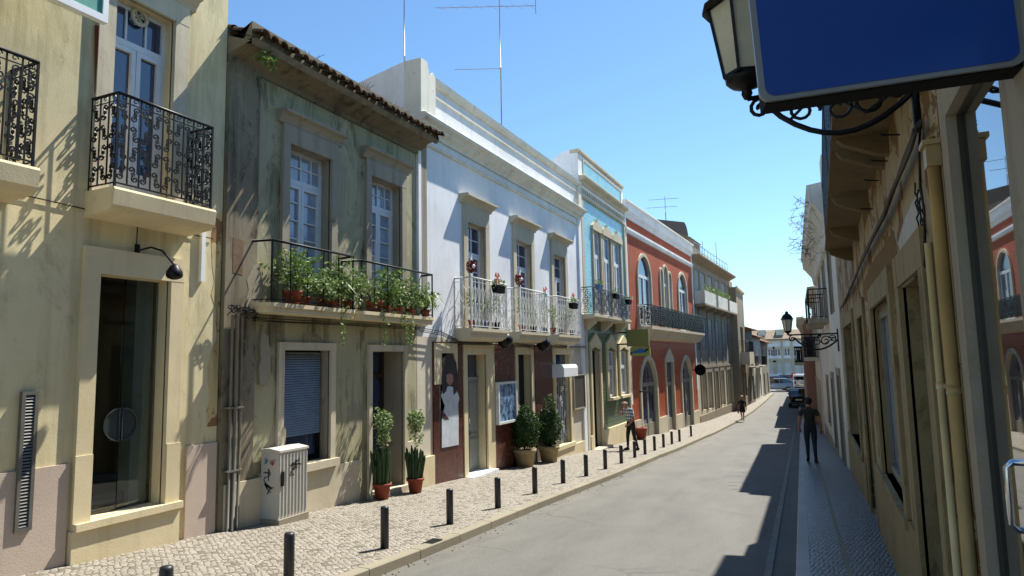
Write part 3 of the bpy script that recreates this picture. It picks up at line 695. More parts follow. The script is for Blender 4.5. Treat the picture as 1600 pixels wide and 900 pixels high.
def ragged(cx, cz, w, h, n=16): return [(cx+w*math.cos(2*PI*i/n)*rr.uniform(.6, 1.15), cz+h*math.sin(2*PI*i/n)*rr.uniform(.6, 1.15)) for i in range(n)]
for cx, cz, w, h in ((.55, 2.9, .16, .5), (G1[0]-.4, 1.9, .12, .5), (G1[1]+.55, 2.7, .25, .12), (D1[0]-.5, .9, .16, .35), (W1[1]+.42, 3.6, .1, .3), (1.1, .7, .2, .25)):
    mb2 = MB(); mb2.plate(Bf, ragged(cx, cz, w, h), -.01, .003 if cx > .95 else .054); build('repair_patch', mb2, M_conc, bB)
mb = MB(); c = Bf.P(Bf.u(423, 85, .5), .45, Bf.z(423, 93, .5)); foliage(mb, c, (.12, .22, .14), 140, .07, 5); build('roof_weed', mb, M_leaf, None, 'green weed growing out of the tiled eave', 'plant')
mb = MB()
for i, (x, y) in enumerate(((478, 80), (610, 160), (560, 130))):
    c = Vector(Bf.P(Bf.u(x, y+12, -.2), -.1, Bf.z(x, y+14, -.1)-.1))
    for k in range(14): rr = random.Random(i*50+k); d = Vector((rr.gauss(0, .12), rr.gauss(0, .12), rr.uniform(.12, .34))); mb.tube([c, c+d*.6+Vector((0, 0, .05)), c+d], .004, 3)
build('dry_weeds', mb, M_dry, None, 'dry weeds sprouting between the old roof tiles', 'weeds', kind='stuff')

# ------------------------------------------------------------ C: white building
Cf = Fr(-7.5, 11.64, -7.5, 22.3); uC = Cf.L
bC = thing('white_building', 'white two storey building with a long moulded parapet and three white railed balconies', 'building', (-7.5, 17, gz(17)))
zp = Cf.z(662, 122, .1)+.0; zp1 = 6.39+EYE-.02; zp = (zp+zp1)/2
zcn = (Cf.z(662, 178, .3)+Cf.z(868, 298, .3))/2; zst = (Cf.z(713, 250, .05)+Cf.z(907, 350, .05))/2
zsC = (Cf.z(718, 505, .45)+Cf.z(858, 525, .45))/2
def opn(a, b, top, zbot, dep=.2, ytop=None): return (Cf.u(a, 400), Cf.u(b, 400), zbot, top, dep)
zwt = (Cf.z(729, 345)+Cf.z(863, 398))/2
CW = [opn(729, 757, zwt, zsC), opn(805, 828.5, zwt, zsC), opn(863, 881, zwt, zsC)]
zdt = (Cf.z(728, 555)+Cf.z(809, 553))/2
CD = [(Cf.u(728, 600), Cf.u(759, 600), gz(14)-.02, zdt, .3), (Cf.u(808, 600), Cf.u(829, 600), gz(17)+.02, zdt, .22), (Cf.u(867, 600), Cf.u(889, 600), gz(20)+.35, zdt, .12)]
CN = (Cf.u(688, 600), Cf.u(708, 600), Cf.z(690, 680), Cf.z(688, 552), .2)
mb = MB(); mb.wall(Cf, 0, uC, zsC-.22, zp-.001, CW, mr=1); shell(mb, Cf, .004, uC-.004, -2.4, zp-.55)
# parapet gable on the green building side
zg = Cf.z(650, 86, .1)
pr = [(-.301, zp-.9), (-.301, zg), (-.45, zg-.02), (-2.6, zg-.45), (-5.5, zg-1.1), (-5.5, zp-1.2)]
mb.prism(Cf, pr, .008, .22)
build('wall', mb, [M_white, M_stone], bC)
mb = MB(); mb.wall(Cf, 0, uC, -2.4, zsC-.22, CD+[CN], mr=1); build('ground_floor_wall', mb, [M_whiteG, M_cream], bC)
mb = MB()
mb.prism(Cf, [(-.15, zp-.02), (.0, zp-.12), (.06, zp-.10), (.10, zp-.04), (.12, zp+.06), (.05, zp+.1), (-.3, zp+.1), (-.3, zp-.02)], .23, uC)
mb.prism(Cf, [(0, zp-.35), (.04, zp-.35), (.04, zp-.30), (0, zp-.28)], .5, uC-.3)
mb.prism(Cf, [(0, zcn-.28), (.05, zcn-.28), (.07, zcn-.2), (.16, zcn-.14), (.18, zcn-.08), (.28, zcn-.03), (.30, zcn+.03), (.27, zcn+.06), (0, zcn+.12)], -.03, uC-.01)
mb.prism(Cf, [(0, zst-.06), (.05, zst-.05), (.06, zst+.01), (.03, zst+.04), (0, zst+.05)], .3, uC-.2)
mb.box(Cf, .02, .3, 0, .10, zcn+.10, zp-.12); mb.box(Cf, uC-.3, uC-.01, 0, .10, zcn+.10, zp-.12)
# scroll of parapet end
a = Cf.at(650, 86, .1)
pf = [(0.0, zcn+.1), (0.0, zg), (.26, zg+.01), (.30, zg-.12), (.36, zg-.27), (.50, zp+.12), (.60, zp+.02), (.6, zcn+.1)]
mb.plate(Cf, pf, -.3, .13)
build('cornice', mb, M_whiteD, bC)
mb = MB(); u = Cf.u(668, 450, .07)
mb.box(Cf, .0, .10, -.01, .06, zsC, zcn-.28); build('white_pilaster', mb, M_white, bC); mb = MB(); mb.box(Cf, uC-.32, uC-.02, -.01, .06, -2.2, zcn-.28); build('white_pilaster', mb, M_white, bC)
mb = MB(); mb.box(Cf, .11, .34, -.01, .05, zsC, zcn-.28); build('stone_quoin', mb, M_stoneG, bC)
mb = MB()
for h in CW:
    mb = MB(); surround(mb, Cf, h[0], h[1], h[2], h[3], .2, .05, .42); hood(mb, Cf, h[0]-.34, h[1]+.34, h[3]+.42, .2, .26)
    build('window_surround', mb, M_stone, bC)
for h in CW: window(bC, Cf, *h[:4], dep=.18, leaves=2, rows=3, transom=.72, tcols=2, kick=.6, name='french_window')
def balcC(u0, u1, name='balcony'):
    mb = MB(); mb.prism(Cf, [(0, zsC), (.47, zsC), (.47, zsC-.07), (.42, zsC-.1), (.4, zsC-.2), (.3, zsC-.26), (0, zsC-.3)], u0, u1)
    b = build('balcony_slab', mb, M_stone, bC); zr = (Cf.z(737, 430, .43)+Cf.z(858, 462, .43))/2
    railing(b, Cf, [(u0+.03, 0), (u0+.03, .43), (u1-.03, .43), (u1-.03, 0)], zsC, zr, 'white', M_whiteiron, .19, r=.012, bottom=.05, post=.02)
CB = [(Cf.u(737, 500, .43)-.03, Cf.u(793, 500, .43)), (Cf.u(813, 500, .43)-.02, Cf.u(856, 500, .43)), (Cf.u(872, 500, .43)-.02, Cf.u(904, 500, .43)+.1)]
for a, b in CB: balcC(a, b)
# ground floor cladding
mb = MB(); ztile = zsC-.32
mb.box(Cf, Cf.u(677, 640, .02), CN[0]-.08, -.01, .03, -2.2, ztile); mb.box(Cf, CN[1]+.08, CD[0][0]-.2, -.01, .03, -2.2, ztile)
mb.box(Cf, CN[0]-.08, CN[1]+.08, -.01, .028, -2.2, CN[2]); mb.box(Cf, CN[0]-.08, CN[1]+.08, -.01, .028, CN[3]+.25, ztile)
mb.box(Cf, CD[0][1]+.42, CD[1][0]-.2, -.01, .03, -2.2, ztile); mb.box(Cf, CD[1][1]+.3, CD[2][0]-.25, -.01, .03, -2.2, ztile)
build('tile_cladding', mb, M_browntile, bC)
mb = MB(); a0 = Cf.u(677, 640, .02)
mb.box(Cf, a0+.03, CN[0], .02, .045, Cf.z(690, 600), CN[3]+.22); mb.box(Cf, CN[1], CN[1]+.14, .02, .045, Cf.z(690, 600), CN[3]+.22); mb.box(Cf, CN[0], CN[1], .02, .045, CN[3], CN[3]+.22)
surround(mb, Cf, CD[0][0], CD[0][1], -2, CD[0][3], .18, .05, .24); mb.box(Cf, CD[0][1]+.18, CD[0][1]+.40, -.01, .05, -2, CD[0][3]+.24)
surround(mb, Cf, CD[1][0], CD[1][1], -2.2, CD[1][3], .17, .05, .2)
surround(mb, Cf, CD[2][0], CD[2][1], CD[2][2], CD[2][3], .2, .05, .2, sill=True)
mb.box(Cf, .02, a0-.01, -.01, .06, -2, gz(12.5)+.62)
mb.box(Cf, CD[2][0]-.25, uC-.35, -.01, .07, -2.3, gz(20)+.25)
build('stone_trim', mb, M_cream, bC)
mb = MB(); h = CD[0]; v = -.22; mb.box(Cf, h[0], h[1], v-.05, v, h[2], h[3]-.62); mb.box(Cf, h[0], h[1], v-.06, v+.03, h[3]-.62, h[3]-.54)
for s in (0, 1):
    a = h[0]+.04+(h[1]-h[0]-.04)*.5*s; b = a+(h[1]-h[0]-.12)*.5
    bar_frame(mb, Cf, a, b, h[2]+.9, h[3]-.68, v+.02, .035, .02); bar_frame(mb, Cf, a, b, h[2]+.08, h[2]+.82, v+.02, .035, .02)
dd = build('door', mb, M_door, bC); mb = MB(); um_ = (h[0]+h[1])/2; mb.box(Cf, um_-.05, um_+.05, v, v+.03, h[2]+.88, h[2]+1.0); mb.tube([Cf.P(um_-.04, v+.05, h[2]+1.05), Cf.P(um_-.04, v+.05, h[2]+1.3)], .012)
build('handle', mb, M_steel, dd)
mb = MB(); mb.box(Cf, h[0], h[1], v-.05, v-.03, h[3]-.54, h[3]); build('fanlight', mb, M_glass, bC)
mb = MB(); mb.box(Cf, h[0]-.15, h[1]+.15, -.3, .25, -1.6, h[2]+.06); build('doorstep', mb, M_white, bC)
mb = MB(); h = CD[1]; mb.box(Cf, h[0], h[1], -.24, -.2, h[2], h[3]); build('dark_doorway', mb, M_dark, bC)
mb = MB(); h = CN; mb.box(Cf, h[0], h[1], -.2, -.15, h[2], h[3]); build('niche_back', mb, plain('dark niche', '2a2622', .8), bC)
h = CD[2]; mb = MB(); mb.box(Cf, h[0], h[1], -.14, -.11, h[2], h[3]); wn = build('shop_window', mb, M_glass, bC)
mb = MB(); rr = random.Random(3)
for k in range(26):
    u_ = rr.uniform(h[0]+.04, h[1]-.04); z_ = rr.uniform(h[2]+.1, h[3]-.9); mb.tube(spiral(lambda a, b: Cf.P(a, -.07, b), (u_, z_), .09, 1.1, rr.uniform(0, 6), 1, 9), .009, 4, caps=False)
for k in range(9): u_ = h[0]+(h[1]-h[0])*k/8; mb.tube([Cf.P(u_, -.07, h[2]), Cf.P(u_, -.07, h[3]-.6)], .007, 4)
build('window_grille', mb, M_whiteiron, wn)
# figure poster on the tile panel
mb = MB(); up = lambda x, y, v=.05: Cf.at(x, y, v)
dress = [up(x, y) for x, y in ((691, 700), (717, 695), (717, 650), (716, 632), (718, 622), (713, 606), (703, 603), (693, 606), (690, 618), (696, 634), (691, 655))]
mb.plate(Cf, dress, .03, .045, 0)
arm = [up(x, y) for x, y in ((690, 640), (702, 655), (696, 656), (690, 652))]; mb.plate(Cf, arm, .046, .049, 2)
hair = [up(x, y) for x, y in ((692, 560), (699, 553), (707, 555), (713, 566), (716, 590), (714, 612), (709, 617), (708, 602), (700, 600), (697, 612), (692, 616), (690, 596))]; mb.plate(Cf, hair, .046, .050, 1)
face = [up(x, y) for x, y in ((697, 586), (703, 583), (708, 587), (708, 597), (703, 603), (698, 598))]; mb.plate(Cf, face, .051, .053, 3)
build('painted_figure', mb, [plain('pale blue white paint', 'c3cad2', .6), plain('dark brown paint', '2b211d', .7), plain('maroon paint', '4a221c', .7), plain('skin paint', '9c7664', .7)], bC, 'painted cut-out of a long haired woman in a white dress on the brown tiles')
# menu board, white box, dark panel, round lamps
s = thing('menu_board', 'framed blue poster case hanging beside the grey green door', 'board', Cf.P(*(Cf.u(790, 630, .1), .05, gz(15))))
a, b = Cf.at(778, 663, .1), Cf.at(806, 598, .1)
mb = MB(); bar_frame(mb, Cf, a[0], b[0], a[1]-.02, b[1]+.05, .14, .06, .1); build('frame', mb, M_whiteiron, s)
t = NT('blue poster print'); t.col(t.mix(t.ramp(t.noise((7, 7, 5), 5, .7), .4, .62), hexc('26364e'), hexc('7fa0c4'))); t.b.inputs['Roughness'].default_value = .2
mb = MB(); mb.box(Cf, a[0]+.06, b[0]-.06, .04, .11, a[1]+.04, b[1]-.01); build('poster', mb, t.m, s)
a, b = Cf.at(868, 588, .1), Cf.at(893, 570, .1)
mb = MB(); mb.prism(Cf, [(0.02, a[1]-.05), (.42, a[1]-.02), (.42, b[1]-.08), (.36, b[1]+.02), (0.02, b[1]+.03)], a[0]-.1, b[0]-.3)
build('awning_box', mb, M_whitep, None, 'white closed awning box over the grilled shop window', 'awning box', loc=Cf.P(a[0], 0, a[1]))
a, b = Cf.at(898, 641, .09), Cf.at(914, 584, .09)
mb = MB(); bar_frame(mb, Cf, a[0], b[0]-.02, a[1], b[1], .10, .04, .08, 1); mb.box(Cf, a[0]+.04, b[0]-.06, .02, .075, a[1]+.04, b[1]-.04)
build('notice_board', mb, [plain('dark board', '4a463e', .4), M_stoneG], None, 'dark flat notice board on the white pier at the end of the white building', 'board', loc=Cf.P(a[0], 0, a[1]))
for i, (x, y, lb) in enumerate(((790, 532, 'round black lantern between the poster case and the dark doorway'), (850, 538, 'round black lantern on brown tiles next to the white awning box'))):
    q = Cf.at(x, y, .3); c = Cf.P(q[0], .28, q[1]); mb = MB()
    mb.lathe((c[0], c[1], c[2]-.14), [(.05, -.05), (.13, 0), (.2, .1), (.2, .2), (.13, .3), (.05, .34), (.03, .4)], 14)
    mb.tube([Cf.P(q[0], 0, q[1]+.25), Cf.P(q[0], .28, q[1]+.25)], .02); build('wall_lantern', mb, M_iron, None, lb, 'lantern', 'lanterns on the white building', loc=Cf.P(q[0], 0, q[1]))
mb = MB(); rr = random.Random(2)
for k in range(3):
    q = [(655, 513), (690, 519), (722, 533), (760, 534), (800, 532), (830, 541), (860, 536), (890, 541), (916, 541)]
    mb.tube([Cf.P(Cf.u(x, y, .1), .08+.02*k, Cf.z(x, y, .1)-.03*k+rr.uniform(-.02, .02)) for x, y in q], .01, 4)
build('cables', mb, M_cable, bC)

# ------------------------------------------------------------ D: turquoise tiled house
Df = Fr(-7.5, 22.32, -7.5, 28.35); uD = Df.L
bD = thing('tiled_building', 'turquoise tiled house with rounded parapet end, wavy window frames and green tiled ground floor', 'building', (-7.5, 25, gz(25)))
zt = (Df.z(912, 245)+Df.z(978, 294.5))/2; zc1 = (Df.z(915, 283, .2)+Df.z(983, 330, .2))/2; zs = (Df.z(930, 492, .5)+Df.z(985, 499, .5))/2
zf = zc1-.62
DW = []
for a, b in ((927.5, 937), (942, 952.5), (957.5, 968)): DW.append((Df.u(a, 400)-.05, Df.u(b, 400)+.05, zs, Df.z(930, 362), .12))
DG = (Df.u(924, 600), Df.u(937, 600), gz(23.5)+.05, Df.z(928, 548), .18)
DG2 = (Df.u(950, 600), Df.u(961, 600), Df.z(950, 622), DG[3], .15); DG3 = (Df.u(969, 600), Df.u(981, 600), DG2[2], DG[3], .15)
mb = MB(); mb.wall(Df, 0, uD, zs-.1, zf, DW, mr=1); build('upper_wall', mb, [M_teal, M_stone], bD)
mb = MB(); mb.wall(Df, 0, uD, -2.4, zs-.1, [DG, DG2, DG3], mr=1); build('lower_wall', mb, [M_gtile, M_stone], bD)
mb = MB(); shell(mb, Df, 0.01, uD-.01, -2.4, zt-.8); mb.box(Df, 0.0, uD, -.3, .03, zf, zc1-.1)
pr = [(.0, zc1+.2), (.0, zt-.11), (-.31, zt-.11), (-.31, zt+.01), (-.5, zt+.02), (-1.3, zt-.35), (-2.0, zt-.9), (-2.3, zt-1.6), (-2.3, zc1-.3)]
mb.prism(Df, pr+[(.0, zc1-.3)], .0, .35)
mb.box(Df, .35, uD, -.3, .0, zc1+.1, zt-.12)
build('parapet_wall', mb, M_white, bD)
mb = MB(); mb.prism(Df, [(.001, zc1-.16), (.06, zc1-.14), (.1, zc1-.04), (.24, zc1+.02), (.26, zc1+.1), (0, zc1+.16)], -.02, uD-.02)
mb.prism(Df, [(-.3, zt-.1), (.03, zt-.1), (.07, zt-.04), (.07, zt+.03), (-.3, zt+.03)], -.006, uD+.02)
mb.prism(Df, [(0.03, zf-.02), (.09, zf), (.09, zf+.08), (.03, zf+.1)], 0, uD)
for k in range(26): u = .15+(uD-.3)*k/25; mb.box(Df, u-.04, u+.04, .02, .07, zf+.16, zf+.34)
bar_frame(mb, Df, .5, uD-.35, zc1+.28, zt-.22, .03, .07, .03)
mb.box(Df, .004, .26, -.02, .07, -2.3, zf); mb.box(Df, uD-.2, uD-.01, -.02, .07, -2.3, zf)
build('cornice', mb, M_stone, bD)
mb = MB(); mb.box(Df, .52, uD-.37, .005, .012, zc1+.30, zt-.24); build('parapet_panel', mb, M_teal, bD)
mb = MB()
for h in DW:
    mb = MB(); mb.box(Df, h[0]-.13, h[0], -.02, .06, zs, h[3]); mb.box(Df, h[1], h[1]+.13, -.02, .06, zs, h[3])
    top = [(h[0]-.2, h[3]), (h[0]-.2, h[3]+.16), (h[0]+.02, h[3]+.30), ((h[0]+h[1])/2-.12, h[3]+.34), ((h[0]+h[1])/2, h[3]+.5), ((h[0]+h[1])/2+.12, h[3]+.34), (h[1]-.02, h[3]+.30), (h[1]+.2, h[3]+.16), (h[1]+.2, h[3])]
    mb.plate(Df, top, -.02, .1); build('window_surround', mb, M_stone, bD)
for h in DW: window(bD, Df, *h[:4], dep=.1, leaves=2, rows=2, transom=.72, tcols=1, kick=.5, name='french_window', pane=M_glassc)
mb = MB()
for h in (DG, DG2, DG3):
    c = (h[0]+h[1])/2
    mb.box(Df, h[0]-.16, h[0], -.02, .07, h[2] if h is not DG else -2.2, h[3]); mb.box(Df, h[1], h[1]+.16, -.02, .07, h[2] if h is not DG else -2.2, h[3])
    mb.plate(Df, [(h[0]-.17, h[3]), (h[0]-.17, h[3]+.3), (c, h[3]+.66), (h[1]+.17, h[3]+.3), (h[1]+.17, h[3]), (c, h[3]+.18)], -.02, .08)
    if h is not DG: mb.box(Df, h[0]-.18, h[1]+.18, -.02, .14, h[2]-.1, h[2])
mb.box(Df, .26, DG[0]-.17, -.02, .09, -2.4, gz(23)+.5); mb.box(Df, DG[1]+.17, uD-.21, -.02, .08, -2.4, gz(26)+.72)
build('stone_trim', mb, M_cream, bD)
for h in (DG2, DG3): window(bD, Df, *h[:4], dep=.12, leaves=1, rows=1, transom=.66, tcols=2, name='window', pane=M_glassc, mat=M_wood_w)
mb = MB(); mb.box(Df, DG[0], DG[1], -.2, -.16, DG[2]-.3, DG[3]+.3); build('door', mb, M_black, bD)
mb = MB(); mb.box(Df, DG[0]-.25, DG[1]+.3, -.4, .35, -2.2, DG[2]); build('doorstep', mb, M_stone, bD)
mb = MB(); b0, b1 = Df.u(930, 480, .5)-.15, Df.u(985, 480, .5)
mb.prism(Df, [(0, zs), (.52, zs), (.52, zs-.08), (.46, zs-.14), (0, zs-.16)], b0, b1)
for u in (b0+.5, (b0+b1)/2, b1-.5): mb.prism(Df, [(0, zs-.14), (.42, zs-.14), (.4, zs-.28), (.12, zs-.5), (0, zs-.52)], u-.12, u+.12)
bb = build('balcony_slab', mb, M_stone, bD)
railing(bb, Df, [(b0+.04, 0), (b0+.04, .47), (b1-.04, .47), (b1-.04, 0)], zs, zs+.95, 'ornate', plain('blue grey iron', '4a5260', .5, .4), .34, r=.01)

# ------------------------------------------------------------ E: red brown house with arched windows
def onLw(y): return Lw(y)
Ef = Fr(-7.5, 28.37, -7.02, 41.2); eu1 = Ef.u(1082, 450); Ef = Fr(-7.5, 28.37, *(np.array([-7.5, 28.37])+np.array(Ef.d)*eu1)); uE = Ef.L
bE = thing('red_building', 'brick red rendered house with white arched window frames and a long black iron balcony', 'building', (-7.4, 34, gz(34)))
zt = (Ef.z(982, 320)+Ef.z(1080, 383))/2; zb_ = (Ef.z(982, 348)+Ef.z(1079, 405))/2; zs = (Ef.z(1010, 508, .6)+Ef.z(1091, 520, .6))/2
def hl(fr, a, b, y, z0, z1, d=.12): return (fr.u(a, y), fr.u(b, y), z0, z1, d)
za = (Ef.z(1006, 400)+Ef.z(1066, 431))/2
EW = [hl(Ef, 996.5, 1016, 450, zs, za), hl(Ef, 1031, 1035, 450, zs, za-.25), hl(Ef, 1036.5, 1042.5, 450, zs, za), hl(Ef, 1044, 1048, 450, zs, za-.25), hl(Ef, 1059, 1071.5, 450, zs, za)]
zg = (Ef.z(1010, 560)+Ef.z(1072, 562))/2
EG = [hl(Ef, 1001, 1025, 600, gz(31)-.1, zg, .15), hl(Ef, 1041, 1052, 600, gz(35), zg-.15, .15), hl(Ef, 1065, 1080, 600, gz(38)-.15, zg, .15)]
mb = MB(); mb.wall(Ef, 0, uE, zs-.1, zt-.2, EW, mr=1)
for h, k in zip(EW, (0, 1, 1, 1, 0)): r = (h[1]-h[0])/2; arch_fill(mb, Ef, h[0], h[1], h[3]-r, h[3], r, .12)
build('upper_wall', mb, [M_orange, M_stone], bE)
mb = MB(); mb.wall(Ef, 0, uE, -2.8, zs-.1, EG, mr=1)
for i in (0, 2): h = EG[i]; r = (h[1]-h[0])/2; arch_fill(mb, Ef, h[0], h[1], h[3]-r, h[3], r, .15)
build('lower_wall', mb, [M_otile, M_stone], bE)
mb = MB(); shell(mb, Ef, .01, uE-.01, -2.8, zt-.7)
build('side_walls', mb, M_whiteD, bE)
mb = MB()
mb.prism(Ef, [(-.3, zt-.75), (.05, zt-.75), (.07, zt-.6), (.15, zt-.52), (.17, zt-.42), (.1, zt-.38), (.1, zt-.1), (.2, zt-.04), (.2, zt+.02), (-.3, zt+.02)], -.02, uE)
mb.prism(Ef, [(0, zb_-.55), (.06, zb_-.53), (.12, zb_-.4), (.12, zb_-.3), (0, zb_-.26)], 0, uE)
mb.box(Ef, 0, .2, -.02, .05, zs-3.4, zt-.75); mb.box(Ef, uE-.2, uE-.01, -.02, .05, zs-3.4, zt-.75)
build('cornice', mb, M_white, bE)
for h, p in zip(EW, (0, 1, 1, 1, 0)):
    mb = MB(); r = (h[1]-h[0])/2; arch_band(mb, Ef, h[0], h[1], zs, h[3]-r, r, .14 if not p else .1, .07); build('window_surround', mb, M_stone, bE)
mb = MB()
for i in (0, 2): h = EG[i]; r = (h[1]-h[0])/2; arch_band(mb, Ef, h[0], h[1], -2.8, h[3]-r, r, .2, .07)
h = EG[1]; surround(mb, Ef, h[0], h[1], -2.8, h[3], .16, .06, .2); c = (h[0]+h[1])/2; mb.plate(Ef, [(h[0]-.2, h[3]+.2), (c, h[3]+.75), (h[1]+.2, h[3]+.2)], -.02, .07)
build('door_surround', mb, M_stone, bE)
mb = MB(); us = [0]+[x for h in EG for x in (h[0]-.22, h[1]+.22)]+[uE]
for a, b in zip(us[::2], us[1::2]): mb = MB(); mb.box(Ef, a+.01, b-.01, -.02, .06, -2.9, gz(Ef.P(a, 0, 0)[1])+.75); build('plinth', mb, M_stone, bE)
for h in EW: window(bE, Ef, *h[:4], dep=.1, leaves=2 if h[1]-h[0] > 1 else 1, rows=1, transom=.72, tcols=1, kick=.4, name='arched_window', t=.07)
for h in EG: window(bE, Ef, h[0], h[1], h[2]-.3, h[3], dep=.13, leaves=2 if h is not EG[1] else 1, rows=1, transom=.72, tcols=2, kick=.9, name='shop_door', t=.1, mat=plain('grey beige joinery', '8a8474', .6))
mb = MB(); b0, b1 = Ef.u(1016, 500, .6)+.2, uE-.05
mb.prism(Ef, [(0, zs), (.62, zs), (.62, zs-.12), (.5, zs-.22), (.3, zs-.5), (0, zs-.6)], b0, b1)
bb = build('balcony_slab', mb, M_stone, bE)
railing(bb, Ef, [(b0+.04, 0), (b0+.04, .57), (b1-.04, .57), (b1-.04, 0)], zs, zs+1.0, 'ornate', M_iron, .34, r=.018, sr=.018)
mb = MB(); h = EW[0]; mb.prism(Ef, [(0, zs), (.3, zs), (.3, zs-.15), (0, zs-.4)], h[0]-.3, h[1]+.3); bb = build('small_balcony_slab', mb, M_stone, bE)
railing(bb, Ef, [(h[0]-.25, 0), (h[0]-.25, .27), (h[1]+.25, .27), (h[1]+.25, 0)], zs, zs+.95, 'white', M_whiteiron, .3, r=.016)
# black roof hood and antenna
q = Ef.P(Ef.u(1060, 380, -1.5), -1.5, 0)
q0, q1 = Ef.at(1019, 347, -1.5), Ef.at(1076, 370, -1.5)
mb = MB(); zz0 = zt-.6
n = 12; R_ = 1.15; prof = [(q0[0]+.3, zz0), (q0[0]+.3, q0[1])]
c0 = q1[0]-1.3
prof = [(q0[0], zz0), (q0[0], Ef.z(1019, 342, -1.5))]+[(c0+1.3*math.sin(a), Ef.z(1060, 340, -1.5)-1.3+1.3*math.cos(a)) for a in [PI/2*i/8 for i in range(9)]]+[(c0+1.3, zz0)]
mb.plate(Ef, prof, -2.6, -1.5)
build('roof_hood', mb, M_black, None, 'black rounded sheet metal hood rising behind the parapet of the red house', 'roof hood')
def antenna(base, h, arms, label, r=.018, extra=None):
    t = thing('tv_antenna', label, 'antenna', base, 'television antennas')
    b = Vector(base); mb = MB(); mb.tube([b, b+Vector((0, 0, h*.5))], r, 6); mb.tube([b+Vector((0, 0, h*.5)), b+Vector((0, 0, h))], r*.7, 6); build('mast', mb, M_galv, t)
    for (z, x0, x1, dz, n) in arms:
        mb = MB(); p0 = b+Vector((x0, x0*.45, z)); p1 = b+Vector((x1, x1*.45, z+dz)); mb.tube([p0, p1], r*.6, 5)
        for k in range(n):
            c = p0.lerp(p1, (k+.5)/n); L = .16+.12*(k/n); mb.tube([c-Vector((L*.3, L, L*.1)), c+Vector((L*.3, L, L*.1))], r*.22, 4)
        if n > 6: mb.tube([p1-Vector((.0, 0, .25)), p1+Vector((0, 0, .2))], r*.6, 4)
        build('boom', mb, M_galv, t)
    return t
v = -.4; u, z = Cf.at(784, 205, v); zt2 = Cf.z(781, -30, v)
b = Cf.P(u, v, z-.8); X = Cf.at
ax = lambda px, py: float(at_y(px, py, b[1])[0]-b[0])
antenna(b, zt2-z+.8, [(Cf.z(780, 10, v)-z+.8, ax(700, 17), ax(828, 8), 0.0, 8), (Cf.z(784, 109, v)-z+.8, ax(724, 114), 0, 0, 0)], 'tall television antenna with two booms above the middle of the white parapet')
v = .12; b = Cf.P(-.2, -.55, 5.5); u, z = Cf.at(632, 180, -.5); zt2 = Cf.z(634, -40, -.5); antenna(Cf.P(u, -.5, z-.6), zt2-z+.6, [], 'plain tall antenna mast in front of the white gable, rising out of the photo')
u, z = Ef.at(1040, 335, -3); b = Ef.P(u, -3, z-1.0); antenna(b, 1.0+Ef.z(1040, 308, -3)-z, [(1.0+Ef.z(1040, 313, -3)-z, -1.1, .9, .1, 5), (1.0+Ef.z(1040, 325, -3)-z, -1.3, .8, .1, 5)], 'small television antenna with two booms above the black roof hood', .03)
# projecting signs by the red house
s = thing('shop_sign', 'olive projecting shop sign with a lime panel and small blue car emblem beneath it', 'sign', Df.P(uD-.6, .3, 2.2))
ua = Df.u(1012, 535, .1)
Sg = Fr(-7.42, 26.5, -6.35, 26.5); 
zA = at_y(998, 515, 26.5)[2]; zB = at_y(998, 541, 26.5)[2]; zC_ = at_y(998, 543, 26.5)[2]; zD = at_y(998, 556, 26.5)[2]
x0, x1 = at_y(980, 530, 26.5)[0], at_y(1014, 530, 26.5)[0]
Sg = Fr(x0, 26.5, x1, 26.5); wS = x1-x0
mb = MB(); mb.box(Sg, 0, wS, -.09, .09, zB, zA); build('sign_box', mb, M_olive, s)
mb = MB(); mb.box(Sg, .12, wS+.03, -.07, .07, zD, zC_); lp = build('lower_panel', mb, M_lime, s)
mb = MB(); zc_ = (zC_+zD)/2; cx = wS*.55
mb.plate(Sg, [(cx-.3, zc_-.06), (cx-.24, zc_+.02), (cx-.1, zc_+.04), (cx+.0, zc_+.11), (cx+.16, zc_+.11), (cx+.26, zc_+.03), (cx+.3, zc_-.04)], .07, .085, 0)
mb.plate(Sg, [(cx-.4, zc_-.1), (cx-.34, zc_-.02), (cx-.26, zc_-.0), (cx-.3, zc_-.08)], .07, .083, 1); mb.plate(Sg, [(cx+.2, zc_-.02), (cx+.28, zc_+.1), (cx+.42, zc_+.12), (cx+.3, zc_+.02)], .071, .088, 1)
build('car_emblem', mb, [plain('blue emblem', '2c62b8', .5), M_black], lp)
mb = MB(); mb.tube([(-7.5, 26.5, zA-.1), (x0, 26.5, zA-.1)], .03); mb.tube([(-7.5, 26.5, zB+.1), (x0, 26.5, zB+.1)], .03); build('bracket', mb, M_iron, s)
# small posts: wall arm lamp and tub beside the arched door
mb = MB(); q = ground(1013, 687, 0); tb = (q[0]-.3, q[1], gz(q[1]))
mb.lathe(tb, [(.19, 0), (.25, .38), (.28, .42), (.28, .5), (.23, .5), (.2, .45)], 8); build('planter_tub', mb, M_terra, None, 'dark red planter tub in front of the first arched door of the red house', 'planter')
mb = MB(); q = Ef.at(1001, 612, .05); mb.tube([Ef.P(q[0], 0, q[1]), Ef.P(q[0], .5, q[1]), Ef.P(q[0], .55, q[1]-.1), Ef.P(q[0], .55, q[1]-.8)], .035, 5); build('sign_arm', mb, M_iron, None, 'thin black angled arm on the wall beside the first arched door', 'bracket')

